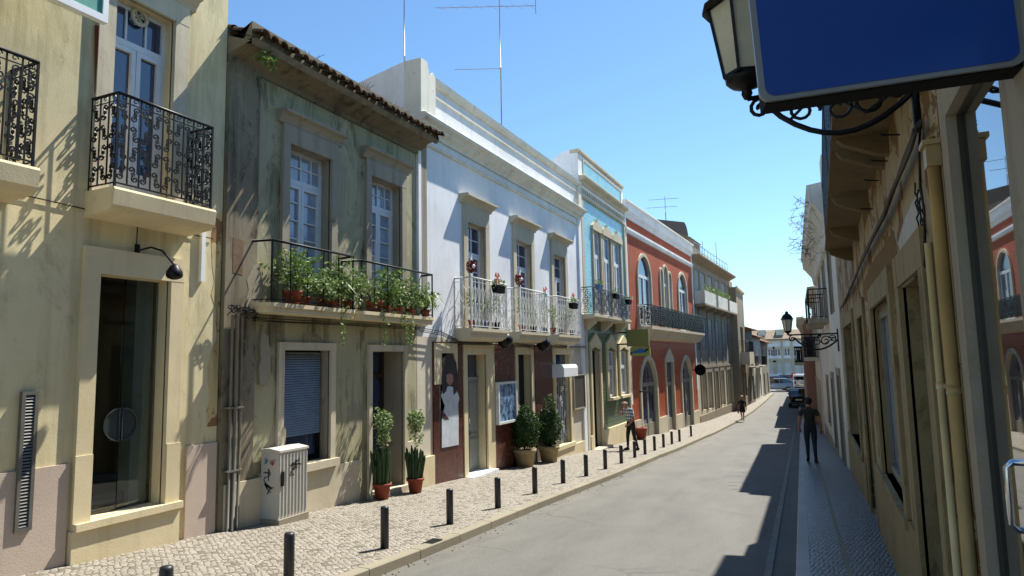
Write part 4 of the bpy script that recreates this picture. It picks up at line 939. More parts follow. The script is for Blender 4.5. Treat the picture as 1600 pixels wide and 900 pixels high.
# ------------------------------------------------------------ F: grey apartment house, G: tower, H: low houses
def endpt(fr, px, py): u = fr.u(px, py); return fr.P(u, 0, 0)[:2]
e0 = Ef.P(uE, 0, 0)[:2]
Ff = Fr(e0[0], e0[1]+.02, -6.35, 56.5); e1 = endpt(Ff, 1144, 560); Ff = Fr(e0[0], e0[1]+.02, *e1); uF = Ff.L
bF = thing('grey_building', 'grey flat block with shuttered upper storeys, loggia parapets and roof terrace between red house and tower', 'building', (-6.8, 48, gz(48)))
bF['label'] = 'long grey block with blue shutters, loggia parapets and a cluttered roof terrace'
zt = (Ff.z(1090, 400)+Ff.z(1140, 441))/2; z2 = (Ff.z(1090, 470, .3)+Ff.z(1140, 500, .3))/2; z2 = Ff.z(1090, 473, .4); z1f = Ff.z(1110, 567)
zbot = -2.9
cols = [(1087, 1093), (1095, 1102), (1106, 1113), (1118, 1123), (1127, 1133), (1136, 1141)]
FH = []; 
for a, b in cols: FH.append((Ff.u(a, 450), Ff.u(b, 450), z2+.1, zt-.7, .3))
FM = [(Ff.u(a, 540), Ff.u(b, 540), z1f+.9, z2-.75, .12) for a, b in ((1087, 1094), (1098, 1104), (1108, 1114), (1119, 1124), (1128, 1134), (1137, 1141))]
FG = [(Ff.u(a, 600), Ff.u(b, 600), gz(Ff.P(Ff.u(a, 600), 0, 0)[1])+(0 if k in (2, 4) else .7), z1f-.6, .3) for k, (a, b) in enumerate(((1096, 1103), (1105, 1112), (1117, 1122), (1126, 1131), (1136, 1141)))]
mb = MB(); mb.wall(Ff, 0, uF, z1f-.2, zt, FH+FM); build('upper_wall', mb, M_greyapt, bF)
mb = MB(); mb.wall(Ff, 0, uF, zbot, z1f-.2, FG); shell(mb, Ff, .01, uF-.01, zbot, zt); build('lower_wall', mb, M_stone, bF)
for h in FH+FM: 
    mb = MB(); mb.box(Ff, h[0], h[1], -.1, -.06, h[2], h[3])
    for k in range(3): mb.box(Ff, h[0]+(h[1]-h[0])*k/3+.02, h[0]+(h[1]-h[0])*(k+1)/3-.02, -.06, -.04, h[2]+.1, h[3]-.1)
    build('shutter', mb, M_shut, bF)
for k, h in enumerate(FG):
    mb = MB(); mb.box(Ff, h[0], h[1], -.3, -.25, h[2], h[3]); build('door' if k in (2, 4) else 'shop_window', mb, M_brown if k in (2, 4) else M_glassc, bF)
mb = MB()
for h in FG: surround(mb, Ff, h[0], h[1], h[2], h[3], .2, .06, .2)
mb.prism(Ff, [(0, z2+.02), (.7, z2+.02), (.7, z2-.10), (0, z2-.16)], .3, uF-.3)
for k in range(5): mb.box(Ff, uF*(k+.5)/5-.1, uF*(k+.5)/5+.1, -.02, .06, z1f, z2-.2); mb.box(Ff, uF*(k+.5)/5-.08, uF*(k+.5)/5+.08, .05, .6, z2-.34, z2-.12)
mb.prism(Ff, [(0, zt-.3), (.5, zt-.05), (.6, zt), (.6, zt+.1), (0, zt+.1)], -.1, uF+.3)
mb.box(Ff, .1, uF-.1, -.02, .08, zbot, gz(50)+.55); mb.box(Ff, .1, uF-.1, -.02, .07, z1f-.3, z1f-.15)
build('trim', mb, M_tower, bF)
mb = MB(); mb.box(Ff, .4, .5, 0, .6, z2+.02, z2+.85)
build('loggia_side', mb, M_whiteD, bF)
for a_, b_ in ((.02, .3), (.36, .64), (.7, .97)): mb = MB(); mb.box(Ff, uF*a_, uF*b_, .60, .68, z2+.02, z2+.85); build('loggia_parapet', mb, M_whiteD, bF)
mb = MB(); 
for k in range(12): u = .5+(uF-1)*k/11; mb.tube([Ff.P(u, .1, zt+.1), Ff.P(u, .1, zt+1.0)], .02, 4)
mb.tube([Ff.P(.5, .1, zt+1.0), Ff.P(uF-.5, .1, zt+1.0)], .025, 4); mb.tube([Ff.P(.5, .1, zt+.6), Ff.P(uF-.5, .1, zt+.6)], .02, 4)
build('terrace_railing', mb, M_galv, bF)
mb = MB()
for k in range(9): q = Ff.P(.8+uF*.7*k/9, .62, z2+1.05); foliage(mb, q, (.25, .5, .22), 60, .12, k+90)
build('loggia_plants', mb, M_leaf, bF)
mb = MB(); rr = random.Random(5); mb.box(Ff, 1.5, 5.0, -2.2, -.4, zt, zt+1.5); mb.prism(Ff, [(-2.3, zt+1.5), (-.3, zt+1.5), (-1.2, zt+1.9)], 1.4, 5.1)
build('roof_hut', mb, M_tower, bF)
mb = MB(); mb.box(Ff, uF*.6, uF*.75, -2, -.8, zt, zt+1.3); build('roof_hut', mb, M_whiteD, bF)
for px, t_ in ((1099, 378), (1120, 380)):
    u, z = Ff.at(px, 410, -1.0); antenna(Ff.P(u, -1.0, zt), Ff.z(px, t_, -1)-zt, [], 'thin mast on the grey block, %s' % ('nearer to the red house' if px < 1110 else 'farther one towards the tower'), .03)
Gf0 = Fr(e1[0], e1[1]+.05, -5.8, 64.5); e2 = endpt(Gf0, 1164.5, 560); Gf = Fr(e1[0]+.55, e1[1]+.05, e2[0]+.1, e2[1]); uG = Gf.L
zt = Gf.z(1150, 449); z1g = Gf.z(1150, 552)
bG = thing('tower_building', 'narrow grey brown house standing taller and forward, with one small balcony', 'building', (Gf.o[0], Gf.o[1]+3, gz(62)))
mb = MB(); gh = [(uG*.3, uG*.7, z1g+.1, z1g+2.2, .3), (uG*.25, uG*.45, -2.4, .4, .4), (uG*.6, uG*.85, -1.6, .4, .3)]
mb.wall(Gf, 0, uG, -3, zt, gh); shell(mb, Gf, 0, uG, -3, zt); mb.box(Gf, uG*.2, uG*.6, -2.2, -.6, zt, zt+.7); build('wall', mb, M_tower, bG)
for h in gh:
    mb = MB(); mb.box(Gf, h[0], h[1], -.3, -.25, h[2], h[3]); build('window' if h[2] > -2 else 'door', mb, M_glass, bG)
mb = MB(); mb.box(Gf, uG*.15, uG*.85, 0, .7, z1g-.9, z1g+.1); bb = build('balcony', mb, M_stone, bG); railing(bb, Gf, [(uG*.15, 0), (uG*.15, .7), (uG*.85, .7), (uG*.85, 0)], z1g+.1, z1g+1.0, 'bars', M_iron, .2, r=.02)
mb = MB(); mb.prism(Gf, [(0, zt-.2), (.15, zt-.1), (.15, zt+.05), (0, zt+.05)], -.1, uG+.1); build('cornice', mb, M_stone, bG)
yh = Gf.P(uG, 0, 0)[1]+.1; xs_ = [(-5.85, yh), (-5.65, yh+4), (-5.45, 72.5), (-5.2, 79)]
hl_ = ['low blue grey house with grey roof next to the tower', 'low white house with tiled eave, second after the tower', 'last low house on the left before the square, with brown eave']
for k, ((x0, y0), (x1, y1)) in enumerate(zip(xs_, xs_[1:])):
    if y1-y0 < .5: continue
    f = Fr(x0, y0, x1, y1-.05); b = thing('low_house', hl_[k], 'house', (x0, (y0+y1)/2, gz(y0)), 'low houses before the square')
    zt = 3.2+[.9, .3, -.1][k]; n = 2; L = f.L; hs = []
    for i in range(n):
        c = L*(i+.5)/n; hs += [(c-.4, c+.4, .9, 2.5, .2), (c-.5, c+.5, -2.2, -.05, .25)]
    mb = MB(); mb.wall(f, 0, L, -3, zt, hs); shell(mb, f, 0.02, L-.02, -3, zt, 7); build('wall', mb, [M_greyapt, M_whiteD, M_stoneG][k], b)
    for h in hs: mb = MB(); mb.box(f, h[0], h[1], -.2, -.15, h[2], h[3]); build('window' if h[2] > 0 else 'door', mb, M_glass if h[2] > 0 else M_brown, b)
    mb = MB(); mb.prism(f, [(.5, zt), (.5, zt+.08), (-3.5, zt+1.5), (-7.2, zt+.1), (-7.2, zt)], -.1, L+.1); build('roof', mb, M_roof, b)
    if k < 2:
        mb = MB(); mb.box(f, L*.2, L*.8, 0, .6, .72, .85); bb = build('balcony_slab', mb, M_stone, b); railing(bb, f, [(L*.2, 0), (L*.2, .57), (L*.8, .57), (L*.8, 0)], .85, 1.75, 'bars', M_iron, .25, r=.02)
# round road sign seen from behind
us_, zs_ = Ff.at(1094, 578, .55); c = Ff.P(us_, .55, zs_); yy = c[1]
s = thing('round_sign', 'black round road sign seen from behind beside the grey block', 'sign', (c[0]-.5, yy, c[2]))
mb = MB(); n = 28; mb.add([(c[0]+.33*math.cos(2*PI*i/n), yy+d, c[2]+.33*math.sin(2*PI*i/n)) for d in (-.015, .015) for i in range(n)], [tuple(range(n)), tuple(range(2*n-1, n-1, -1))]+[(i, (i+1) % n, n+(i+1) % n, n+i) for i in range(n)]); build('disc', mb, M_black, s)
mb = MB(); mb.tube([(c[0], yy-.03, c[2]), (c[0]-.9, yy-.03, c[2])], .025); build('bracket', mb, M_iron, s)

# ------------------------------------------------------------ far white building across the square, flanking houses
Y = 106.0; xl = at_y(1166, 560, Y)[0]; xr = at_y(1262, 560, Y)[0]; Z = lambda y, x=1210: at_y(x, y, Y)[2]
Kf = Fr(xl-6, Y, xr+2, Y); KL = Kf.L
bK = thing('town_building', 'white two storey town building with stone banded windows closing the end of the street', 'building', ((xl+xr)/2, Y, gz(Y)))
zt = Z(531); hs = []; xk = lambda px: at_y(px, 560, Y)[0]-Kf.o[0]
for px in (1175, 1190, 1204.5, 1215.5, 1230.5, 1245):
    c = xk(px)
    hs.append((c-.42, c+.42, Z(556.5), Z(544.5), .2)); hs.append((c-.5, c+.5, Z(584), Z(566), .2))
mb = MB(); mb.wall(Kf, 0, KL, -3, zt, hs); shell(mb, Kf, .01, KL-.01, -3, zt, 9); build('wall', mb, M_white, bK)
mb = MB()
for h in hs: surround(mb, Kf, h[0], h[1], h[2], h[3], .2, .08, .25)
for py in (532, 561.5): z = Z(py); mb.box(Kf, -.1, KL+.1, -.02, .15, z-.12, z+.12)
for px in (1183, 1198, 1223, 1238): c = xk(px); mb.box(Kf, c-.15, c+.15, -.02, .1, -3, zt-.15)
build('stone_trim', mb, M_stone, bK)
for i, h in enumerate(hs): window(bK, Kf, h[0], h[1], h[2], h[3], dep=.18, leaves=2, rows=2, pane=M_glass if i % 2 == 0 else M_whiteD)
mb = MB(); zr = Z(514.5); mb.prism(Kf, [(.35, zt), (.35, zt+.12), (-2.5, zr), (-6, zr), (-9.3, zt)], -.3, KL+.3); build('roof', mb, plain('sun bleached roof tiles', '9a8670', .9, var=.3, sc=3), bK)
for px in (1192, 1220): c = xk(px); mb = MB(); mb.box(Kf, c-.5, c+.5, -2.5, -.8, zt+.4, zt+1.25); mb.prism(Kf, [(-.7, zt+1.25), (-2.6, zt+1.25), (-2.6, zt+1.55), (-.7, zt+1.55)], c-.6, c+.6); build('dormer', mb, M_whiteD, bK)
for i, (x0, x1, h, lb, m_) in enumerate(((-34, xl-6.3, 6.0, 'pale house left of the white town building across the square', M_tower), (xr+2.3, 24, 5.2, 'pale house right of the white town building across the square', M_whiteD))):
    f = Fr(x0, Y+1, x1, Y+1); b = thing('square_house', lb, 'house', ((x0+x1)/2, Y+1, gz(Y))); n = int(f.L/3); hs = []
    for k in range(n): c = f.L*(k+.5)/n; hs += [(c-.45, c+.45, .9, 2.6, .2), (c-.5, c+.5, -2.2, 0, .2)]
    mb = MB(); mb.wall(f, 0, f.L, -3, h-2.2, hs); shell(mb, f, 0, f.L, -3, h-2.2, 8); build('wall', mb, m_, b)
    for hh in hs: mb = MB(); mb.box(f, hh[0], hh[1], -.2, -.15, hh[2], hh[3]); build('window' if hh[2] > 0 else 'door', mb, M_glass, b)
    mb = MB(); mb.prism(f, [(.4, h-2.2), (-4, h-.8), (-8.4, h-2.2)], -.2, f.L+.2); build('roof', mb, M_roof, b)

# ------------------------------------------------------------ right side. R0: shop front beside the camera
R0 = Fr(.62, -4, .62, 3.86, -1)
bR = thing('corner_shop', 'stone framed shop front with mirror dark glass at the right edge', 'building', (.62, 2, gz(2)))
oy0, oy1 = 2.72+4, 3.70+4; ztop = 2.93
mb = MB(); mb.wall(R0, 0, R0.L, -.8, 7.6, [(oy0, oy1, -.55, ztop, .07), (2.2, oy0-.5, -.55, ztop, .14)]); shell(mb, R0, 0, R0.L, -.8, 7.6, 8); build('wall', mb, M_stoneG, bR)
mb = MB(); 
bar_frame(mb, R0, oy0+.001, oy1-.001, -.55, ztop-.001, -.045, .012, .02); o = build('shop_window', mb, plain('dark bronze frame', '3b3a30', .5), bR)
t = NT('reflective shop glass'); t.col((.012, .014, .014, 1)); t.b.inputs['Roughness'].default_value = 0.0; t.b.inputs['Specular IOR Level'].default_value = 1.0; t.b.inputs['IOR'].default_value = 2.6; t.b.inputs['Coat Weight'].default_value = .5; M_refl = t.m
mb = MB(); mb.add([R0.P(oy0+.01, -.062, -.54), R0.P(oy1-.01, -.062, -.54), R0.P(oy1-.01, -.062, ztop-.01), R0.P(oy0+.01, -.062, ztop-.01)], [(0, 1, 2, 3)]); build('pane', mb, M_refl, o)
mb = MB(); mb.add([R0.P(2.25, -.12, -.5), R0.P(oy0-.55, -.12, -.5), R0.P(oy0-.55, -.12, ztop-.05), R0.P(2.25, -.12, ztop-.05)], [(0, 1, 2, 3)]); build('pane', mb, M_refl, o)
# chrome door handle
va = .0
def hu(px, py): return R0.at(px, py, va)
a, b = hu(1572, 722), hu(1587, 832); mb = MB()
mb.tube([R0.P(a[0]-.0, -.062, a[1]), R0.P(a[0], va-.02, a[1]), R0.P(a[0], va, a[1]-.02), R0.P(a[0], va, b[1]+.02), R0.P(a[0], va-.02, b[1]), R0.P(a[0], -.062, b[1])], .013, 10)
build('door_handle', mb, M_steel, o)
# ------------------------------------------------------------ R1: peeling building
R1 = Fr(.62, 3.88, .62, 13.2, -1); R1b = Fr(.62, 13.22, .54, 19.2, -1)
b1 = thing('peeling_building', 'cream building with flaking plaster, deep stone openings and cream downpipes', 'building', (.62, 9, gz(9)))
z3 = 3.63
def hr_(fr, p0, p1, z0, z1, d): return (min(fr.u(*p0), fr.u(*p1)), max(fr.u(*p0), fr.u(*p1)), z0, z1, d)
H1 = (.92, 2.09, gz(5)-.25, 2.31, .17); H2 = (3.05, 5.32, R1.z(1400, 768), 2.33, .13); H3 = (7.0, 8.5, gz(11.5)+.02, 2.36, .16)
H4 = (.9, 4.4, gz(16)+.9, 2.40, .22)
mb = MB(); mb.wall(R1, 0, R1.L, -2, 6.3, [H1, H2, H3], mr=1); shell(mb, R1, 0.003, R1.L-.003, -2, 6.3, 8); build('wall', mb, [M_peel, M_ochre], b1)
mb = MB(); mb.wall(R1b, 0, R1b.L, -2.2, 6.2, [H4], mr=1); shell(mb, R1b, 0, R1b.L, -2.2, 6.2, 8); build('rear_wall', mb, [M_peel, M_ochre], b1)
mb = MB()
for h in (H1, H2, H3): surround(mb, R1, h[0], h[1], h[2] if h is H2 else -2, h[3], .22, .035, .24)
surround(mb, R1b, H4[0], H4[1], H4[2], H4[3], .22, .035, .24)
build('stone_surround', mb, M_ochre, b1)
mb = MB(); mb.box(R1, H1[1]+.22, H2[0]-.0, -.01, .03, -2, H2[2]-.0); mb.box(R1, H2[0], H3[0]-.22, -.01, .03, -2, H2[2]-.08); mb.box(R1b, .02, R1b.L, -.01, .03, -2, H4[2]-.1)
mb.box(R1, H2[0]-.25, H2[1]+.25, -.24, .06, H2[2]-.08, H2[2]+.0); mb.box(R1b, H4[0]-.2, H4[1]+.2, -.24, .06, H4[2]-.08, H4[2])
build('plinth', mb, M_ochre, b1)
mb = MB(); mb.box(R1, H1[0], H1[1], -.19, -.15, H1[2], H1[3]); build('door', mb, plain('old brown green door', '2b261d', .6), b1)
mb = MB(); mb.box(R1, H3[0], H3[1], -.19, -.15, H3[2]-.2, H3[3]); build('door', mb, plain('old brown green door', '2b261d', .6), b1)
window(b1, R1, *H2[:4], dep=.13, leaves=2, rows=1, pane=M_glassc, mat=plain('dull grey paint', '7c7a70', .6), name='shop_window', t=.07)
window(b1, R1b, *H4[:4], dep=.2, leaves=2, rows=1, pane=M_glass, mat=plain('dull grey paint', '7c7a70', .6), name='shop_window', t=.07)
# bare mortar patch
mb = MB(); zA = R1.z; ptc = [R1.at(x, y, .01) for x, y in ((1350, 470), (1349, 440), (1357, 420), (1368, 400), (1380, 385), (1394, 360), (1398, 380), (1402, 420), (1404, 452), (1396, 457), (1375, 468), (1362, 478))]
mb.plate(R1, ptc, -.01, .004); build('bare_patch', mb, M_patch, b1, 'bare brown mortar patch where the plaster fell off')
mb = MB(); ptc = [R1.at(x, y, .01) for x, y in ((1405, 420), (1402, 380), (1412, 345), (1425, 315), (1436, 300), (1443, 330), (1446, 380), (1448, 410), (1420, 440), (1408, 450))]
mb.plate(R1, ptc, -.01, .008); build('whitewash_patch', mb, plaster('flaking whitewash', 'b7b4ae', '5a4c38', .4, .3, '8a7c66', fine=.5, peel='8c7550', peel_amt=.02), b1, 'flaking whitewashed patch with dark cracks')
mb = MB(); rr = random.Random(9)
for k in range(4):
    x, y = 1430+k*4, 285+k*12; pts = []
    for j in range(14): pts.append((x+rr.uniform(-2.5, 2.5)+j*.6, y+j*8)); 
    mb.tube([R1.P(*(lambda q: (q[0], .012, q[1]))(R1.at(px_, py_, .012))) for px_, py_ in pts], .006, 4)
build('cracks', mb, M_dark, b1)
mb = MB(); mb.prism(R1, [(0, 6.25), (.15, 6.3), (.25, 6.38), (.25, 6.45), (0, 6.5), (-.5, 6.5), (-.5, 6.25)], -.02, R1.L+.02); build('cornice', mb, M_stoneG, b1)
# balconies overhead
for u0, u1, dz_ in ((.25, 2.3, -.04), (2.6, 4.35, -.02), (4.62, 9.1, 0)):
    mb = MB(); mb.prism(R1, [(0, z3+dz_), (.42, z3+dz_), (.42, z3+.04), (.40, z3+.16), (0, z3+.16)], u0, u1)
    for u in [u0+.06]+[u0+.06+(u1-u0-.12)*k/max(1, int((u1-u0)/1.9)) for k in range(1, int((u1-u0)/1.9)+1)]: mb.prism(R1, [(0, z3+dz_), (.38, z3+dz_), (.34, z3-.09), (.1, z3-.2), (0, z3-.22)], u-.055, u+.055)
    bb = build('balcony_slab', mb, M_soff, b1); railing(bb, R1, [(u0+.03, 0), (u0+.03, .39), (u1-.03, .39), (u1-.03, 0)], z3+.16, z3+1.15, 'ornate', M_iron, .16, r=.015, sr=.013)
for k in range(4):
    mb = MB(); u_, z_ = 1.5+k*.9, 3.35+.05*(k % 3); mb.tube([R1.P(u_, -.02, z_), R1.P(u_, .11, z_+.02)], .007, 5); mb.tube([R1.P(u_+.03, .10, z_+.02), R1.P(u_-.03, .12, z_+.02)], .008, 4); build('iron_hook', mb, M_iron, b1)
# downpipes and cables
def dpipe(px_top, py_top, v, r, label_mat, zb=None, joints=()):
    u, z = R1.at(px_top, py_top, v); mb = MB(); zb = zb if zb is not None else gz(4.3)+.02
    mb.tube([R1.P(u, v, zb), R1.P(u, v, z)], r, 14)
    k = zb+.7
    while k < z: mb.tube([R1.P(u, v, k-.02), R1.P(u, v, k+.02)], r*1.15, 14); mb.box(R1, u-.02, u+.02, 0, v, k-.012, k+.012); k += 1.15
    return mb
build('downpipe', dpipe(1459, 262, .03, .030, 0), M_pvc, b1); build('downpipe', dpipe(1450, 380, .02, .020, 0), M_pvcw, b1)
mb = MB(); u, z = R1.at(1459, 262, .03); mb.box(R1, u-.05, u+.05, .0, .065, z, z+.11); mb.box(R1, u-.065, u+.065, -.0, .08, z+.11, z+.135); build('rain_hopper', mb, M_pvc, b1)
mb = MB(); mb.tube([R1.P(.05, .03, gz(4)), R1.P(.05, .03, 2.9)], .02, 8); build('thin_pipe', mb, M_pvc, b1)
def wires(pts, v, r, n, sp, fr, jit=.01, seed=1):
    mb = MB(); rr = random.Random(seed)
    for k in range(n):
        ps = []
        for x, y in pts: q = fr.at(x, y, v); ps.append(fr.P(q[0], v+rr.uniform(-jit, jit)+k*sp*.4, q[1]-k*sp))
        mb.tube(ps, r, 5)
    return mb
mb = wires([(1436, 190), (1428, 215), (1415, 245), (1400, 285), (1385, 325), (1368, 360), (1350, 398), (1338, 430), (1322, 465), (1308, 492), (1296, 512)], .05, .014, 4, .02, R1, .008)
build('cable_bundle', mb, plain('grey cable sleeve', '3a3630', .7), b1)
mb = wires([(1438, 190), (1437, 230), (1440, 290), (1446, 330), (1447, 380), (1445, 425)], .02, .006, 2, .01, R1, .006, 5); build('hanging_wire', mb, M_cable, b1)
mb = MB(); c0 = Vector(R0.P(3.78+4, .01, .75)); mb.tube([c0, c0+Vector((-.02, -.05, -.03)), c0+Vector((-.02, -.2, -.035)), c0+Vector((.12, -.35, -.04))], .008, 5); build('cable_stub', mb, M_cable, bR)

# ------------------------------------------------------------ R2.. further right
R2 = Fr(.52, 19.25, .02, 34.5, -1); b2 = thing('whitewashed_building', 'dirty whitewashed house with deep overhanging cornice and weeds on its ledge, right side', 'building', (.4, 26, gz(26)))
zE = 6.2; hs = [(1.5, 2.6, gz(21)-.1, 1.2, .2), (5, 6.2, gz(25), 1.0, .2), (9, 10, gz(29)+.8, .8, .2), (2, 3.2, 3.0, 5.2, .2), (6, 7.2, 3.0, 5.2, .2), (10, 11.2, 3.0, 5.2, .2)]
mb = MB(); mb.wall(R2, 0, R2.L, -2.6, zE, hs); shell(mb, R2, 0, R2.L, -2.6, zE, 9); build('wall', mb, M_whiteD, b2)
for h in hs: mb = MB(); mb.box(R2, h[0], h[1], -.2, -.15, h[2], h[3]); build('window' if h[3] > 2 else 'door', mb, M_brown, b2)
mb = MB(); mb.prism(R2, [(0, zE-1.2), (.1, zE-1.15), (.16, zE-.8), (.42, zE-.45), (.5, zE-.38), (.52, zE-.06), (.57, zE), (.57, zE+.12), (0, zE+.2)], 0, R2.L-.1)
mb.box(R2, .3, 1.2, -.4, .15, zE+.2, zE+1.0); build('cornice', mb, M_whiteD, b2)
mb = MB()
for h in hs: surround(mb, R2, h[0], h[1], h[2], h[3], .18, .04, .2)
mb.box(R2, 0.01, R2.L, -.01, .035, -2.8, gz(26)+.2); build('stone_trim', mb, M_stoneG, b2)
for u0, u1 in ((5.4, 7.8), (9.4, 11.8)):
    mb = MB(); mb.box(R2, u0, u1, 0, .6, 2.85, 3.0); bb = build('balcony_slab', mb, M_stoneG, b2); railing(bb, R2, [(u0+.03, 0), (u0+.03, .57), (u1-.03, .57), (u1-.03, 0)], 3.0, 4.0, 'bars', M_iron, .14, r=.014)
mb = MB(); rr = random.Random(11)
for k in range(60):
    c = Vector(R2.P(rr.uniform(.0, 6), rr.uniform(.2, .75), zE-rr.uniform(.1, 1.3))); d = Vector((rr.gauss(-.25, .2), rr.gauss(-.05, .2), rr.gauss(.1, .25)))
    mb.tube([c, c+d*.5+Vector((0, 0, .04)), c+d], .006, 3, caps=False)
    for j in range(4): e = c+d*rr.uniform(.4, 1); mb.tube([e, e+Vector((rr.gauss(0, .08), rr.gauss(0, .08), rr.gauss(.03, .08)))], .005, 3, caps=False)
build('dry_shrub', mb, M_dry, None, 'dry bare shrub hanging from the cornice ledge of the whitewashed house', 'plant')
def rhouse(name, lab, p0, p1, zt, mat, hmat, seed, bal=True, roof=M_roof):
    f = Fr(*p0, *p1, -1); b = thing(name, lab, 'house', (p0[0], (p0[1]+p1[1])/2, gz(p0[1])), 'houses further down the right side'); rr = random.Random(seed)
    n = max(1, int(f.L/2.6)); hs = []; zb = gz(p0[1])
    for i in range(n): c = f.L*(i+.5)/n; hs += [(c-.45, c+.45, zb+3.6, zb+5.6, .2), (c-.5, c+.5, zb+.05, zb+2.3, .25)]
    mb = MB(); mb.wall(f, 0, f.L, -3.2, zt, hs); shell(mb, f, 0, f.L, -3.2, zt, 8); build('wall', mb, mat, b)
    for h in hs: mb = MB(); mb.box(f, h[0], h[1], -.2, -.15, h[2], h[3]); build('window' if h[3] > zb+3 else 'door', mb, M_glass, b)
    mb = MB()
    for h in hs: surround(mb, f, h[0], h[1], h[2], h[3], .15, .05, .18)
    mb.prism(f, [(0, zt-.3), (.1, zt-.25), (.3, zt-.05), (.35, zt+.1), (-.2, zt+.15)], -.05, f.L); build('trim', mb, hmat, b)
    if bal:
        for h in hs[::2]:
            mb = MB(); mb.box(f, h[0]-.4, h[1]+.4, 0, .6, h[2]-.15, h[2]); bb = build('balcony_slab', mb, M_stone, b)
            railing(bb, f, [(h[0]-.38, 0), (h[0]-.38, .57), (h[1]+.38, .57), (h[1]+.38, 0)], h[2], h[2]+1, 'bars', M_iron, .14, r=.02)
    return f, b
M_brick = plaster('faded salmon render', 'a07868', '6a4234', .3, .4, '8a5a4c', fine=.4)
rhouse('white_house', 'plain white house with balconies before the salmon one, on the shaded right side', (-.02, 34.6), (-.3, 44.5), 4.9, M_whiteD, M_stone, 1)
rhouse('salmon_house', 'salmon rendered house standing forward behind the parked dark car', (-.85, 44.6), (-1.2, 56), 3.9, M_brick, M_stone, 2)
rhouse('ochre_house', 'small cream house beyond the salmon one on the right', (-1.15, 56.1), (-1.4, 66), 4.6, M_cream, M_stone, 3)
rhouse('end_house', 'last white house of the right row by the square', (-1.3, 66.1), (-1.5, 78.5), 4.2, M_whiteD, M_stoneG, 4)
mb = MB(); Y_ = 36; 
a, b, c, d = at_y(1262, 482, Y_), at_y(1275, 482, Y_), at_y(1276, 512, Y_), at_y(1264, 512, Y_)
for p, q in ((a, b), (b, c), (c, d), (d, a), (a, c)): mb.tube([p, q], .02, 4)
mb.tube([c, (c[0]+1, c[1], c[2])], .03, 4); build('roof_frame', mb, M_galv, None, 'thin open metal frame standing out from the shaded right hand roofs', 'metal frame')

# ------------------------------------------------------------ lamps, sign
def lantern(px_c, Y, px_w, py_arm, py_top, py_bot, wallx, lab, scroll=1, arm_r=.016):
    xc = at_y(px_c, py_bot, Y)[0]; zt, zb = at_y(px_c, py_top, Y)[2], at_y(px_c, py_bot, Y)[2]; H = zt-zb
    t = thing('street_lantern', lab, 'street lamp', (wallx, Y, zb-.1), 'wall mounted street lanterns')
    R = H*.265; g0 = zb+H*.05; g1 = zb+H*.62
    def ring(r, z, n=6, ph=.3): return [(xc+r*math.cos(2*PI*i/n+ph), Y+r*math.sin(2*PI*i/n+ph), z) for i in range(n)]
    mb = MB(); mb.lathe((xc, Y, zb), [(.02, -H*.14), (.035, -H*.10), (.03, -H*.06), (R*.45, -H*.03), (R*.58, H*.0), (R*.6, H*.05)], 12)
    a, b = ring(R*.62, g0), ring(R*.98, g1)
    for i in range(6): mb.tube([a[i], b[i]], H*.016, 4)
    mb.tube(a+[a[0]], H*.016, 4); mb.tube(b+[b[0]], H*.02, 4)
    n = 6; prof = [(R*1.16, g1-H*.005), (R*1.16, g1+H*.02), (R*.98, g1+H*.06), (R*.9, g1+H*.14), (R*.62, g1+H*.24), (R*.3, g1+H*.29), (R*.28, g1+H*.33), (R*.36, g1+H*.35), (R*.2, g1+H*.38), (.004, g1+H*.42)]
    mb.lathe((xc, Y, 0), prof, 12 if scroll < 2 else 12); build('lantern_frame', mb, M_iron, t)
    mb = MB(); mb.add(ring(R*.60, g0)+ring(R*.95, g1), [(i, (i+1) % 6, 6+(i+1) % 6, 6+i) for i in range(6)]); build('lantern_glass', mb, M_lampg, t)
    mb = MB(); za = zb-H*.14; P = lambda a, b: Vector((a, Y, b)); L = wallx-xc
    mb.tube([P(xc, za), P(wallx, za)], arm_r, 6)
    mb.tube([P(wallx-.015, za-L*.38), P(wallx-.015, za+L*.1)], arm_r*1.5, 6)
    # belly curve and scrolls of the bracket
    mb.tube([P(xc+L*(.12+.86*k/10), za-L*(.06+.27*math.sin(PI*min(1, k/10*.95))**.8)*(1 if k < 10 else 1)) for k in range(11)], arm_r*1.1, 6)
    mb.tube(spiral(P, (xc+L*.08, za-L*.08), L*.07, 1.3, PI/2, 1, 14), arm_r*.8, 5)
    for (cx, cz, r, st, sg) in ((.34, -.14, .10, 0, 1), (.55, -.16, .11, PI, -1), (.74, -.15, .12, 0, 1), (.88, -.10, .08, PI, -1), (.62, -.05, .04, 0, 1)):
        mb.tube(spiral(P, (xc+L*cx, za+L*cz), L*r, 1.4, st, sg, 16), arm_r*.7, 5)
    mb.tube([P(xc+L*.25, za-L*.2), P(xc+L*.45, za-L*.02), P(xc+L*.7, za-L*.22), P(xc+L*.95, za-L*.06)], arm_r*.7, 5)
    mb.tube([P(xc, za), P(xc, zb)], arm_r, 6)
    build('bracket', mb, M_iron, t); return t
lantern(1166, 4.4, 1440, 140, -62, 128, .62, 'black iron street lantern on a scrolled wall bracket, half hidden behind the blue sign')
lantern(1231, 20.2, 1297, 520, 487, 519, .5, 'small black street lantern on a bracket further down the shaded right side', arm_r=.022)

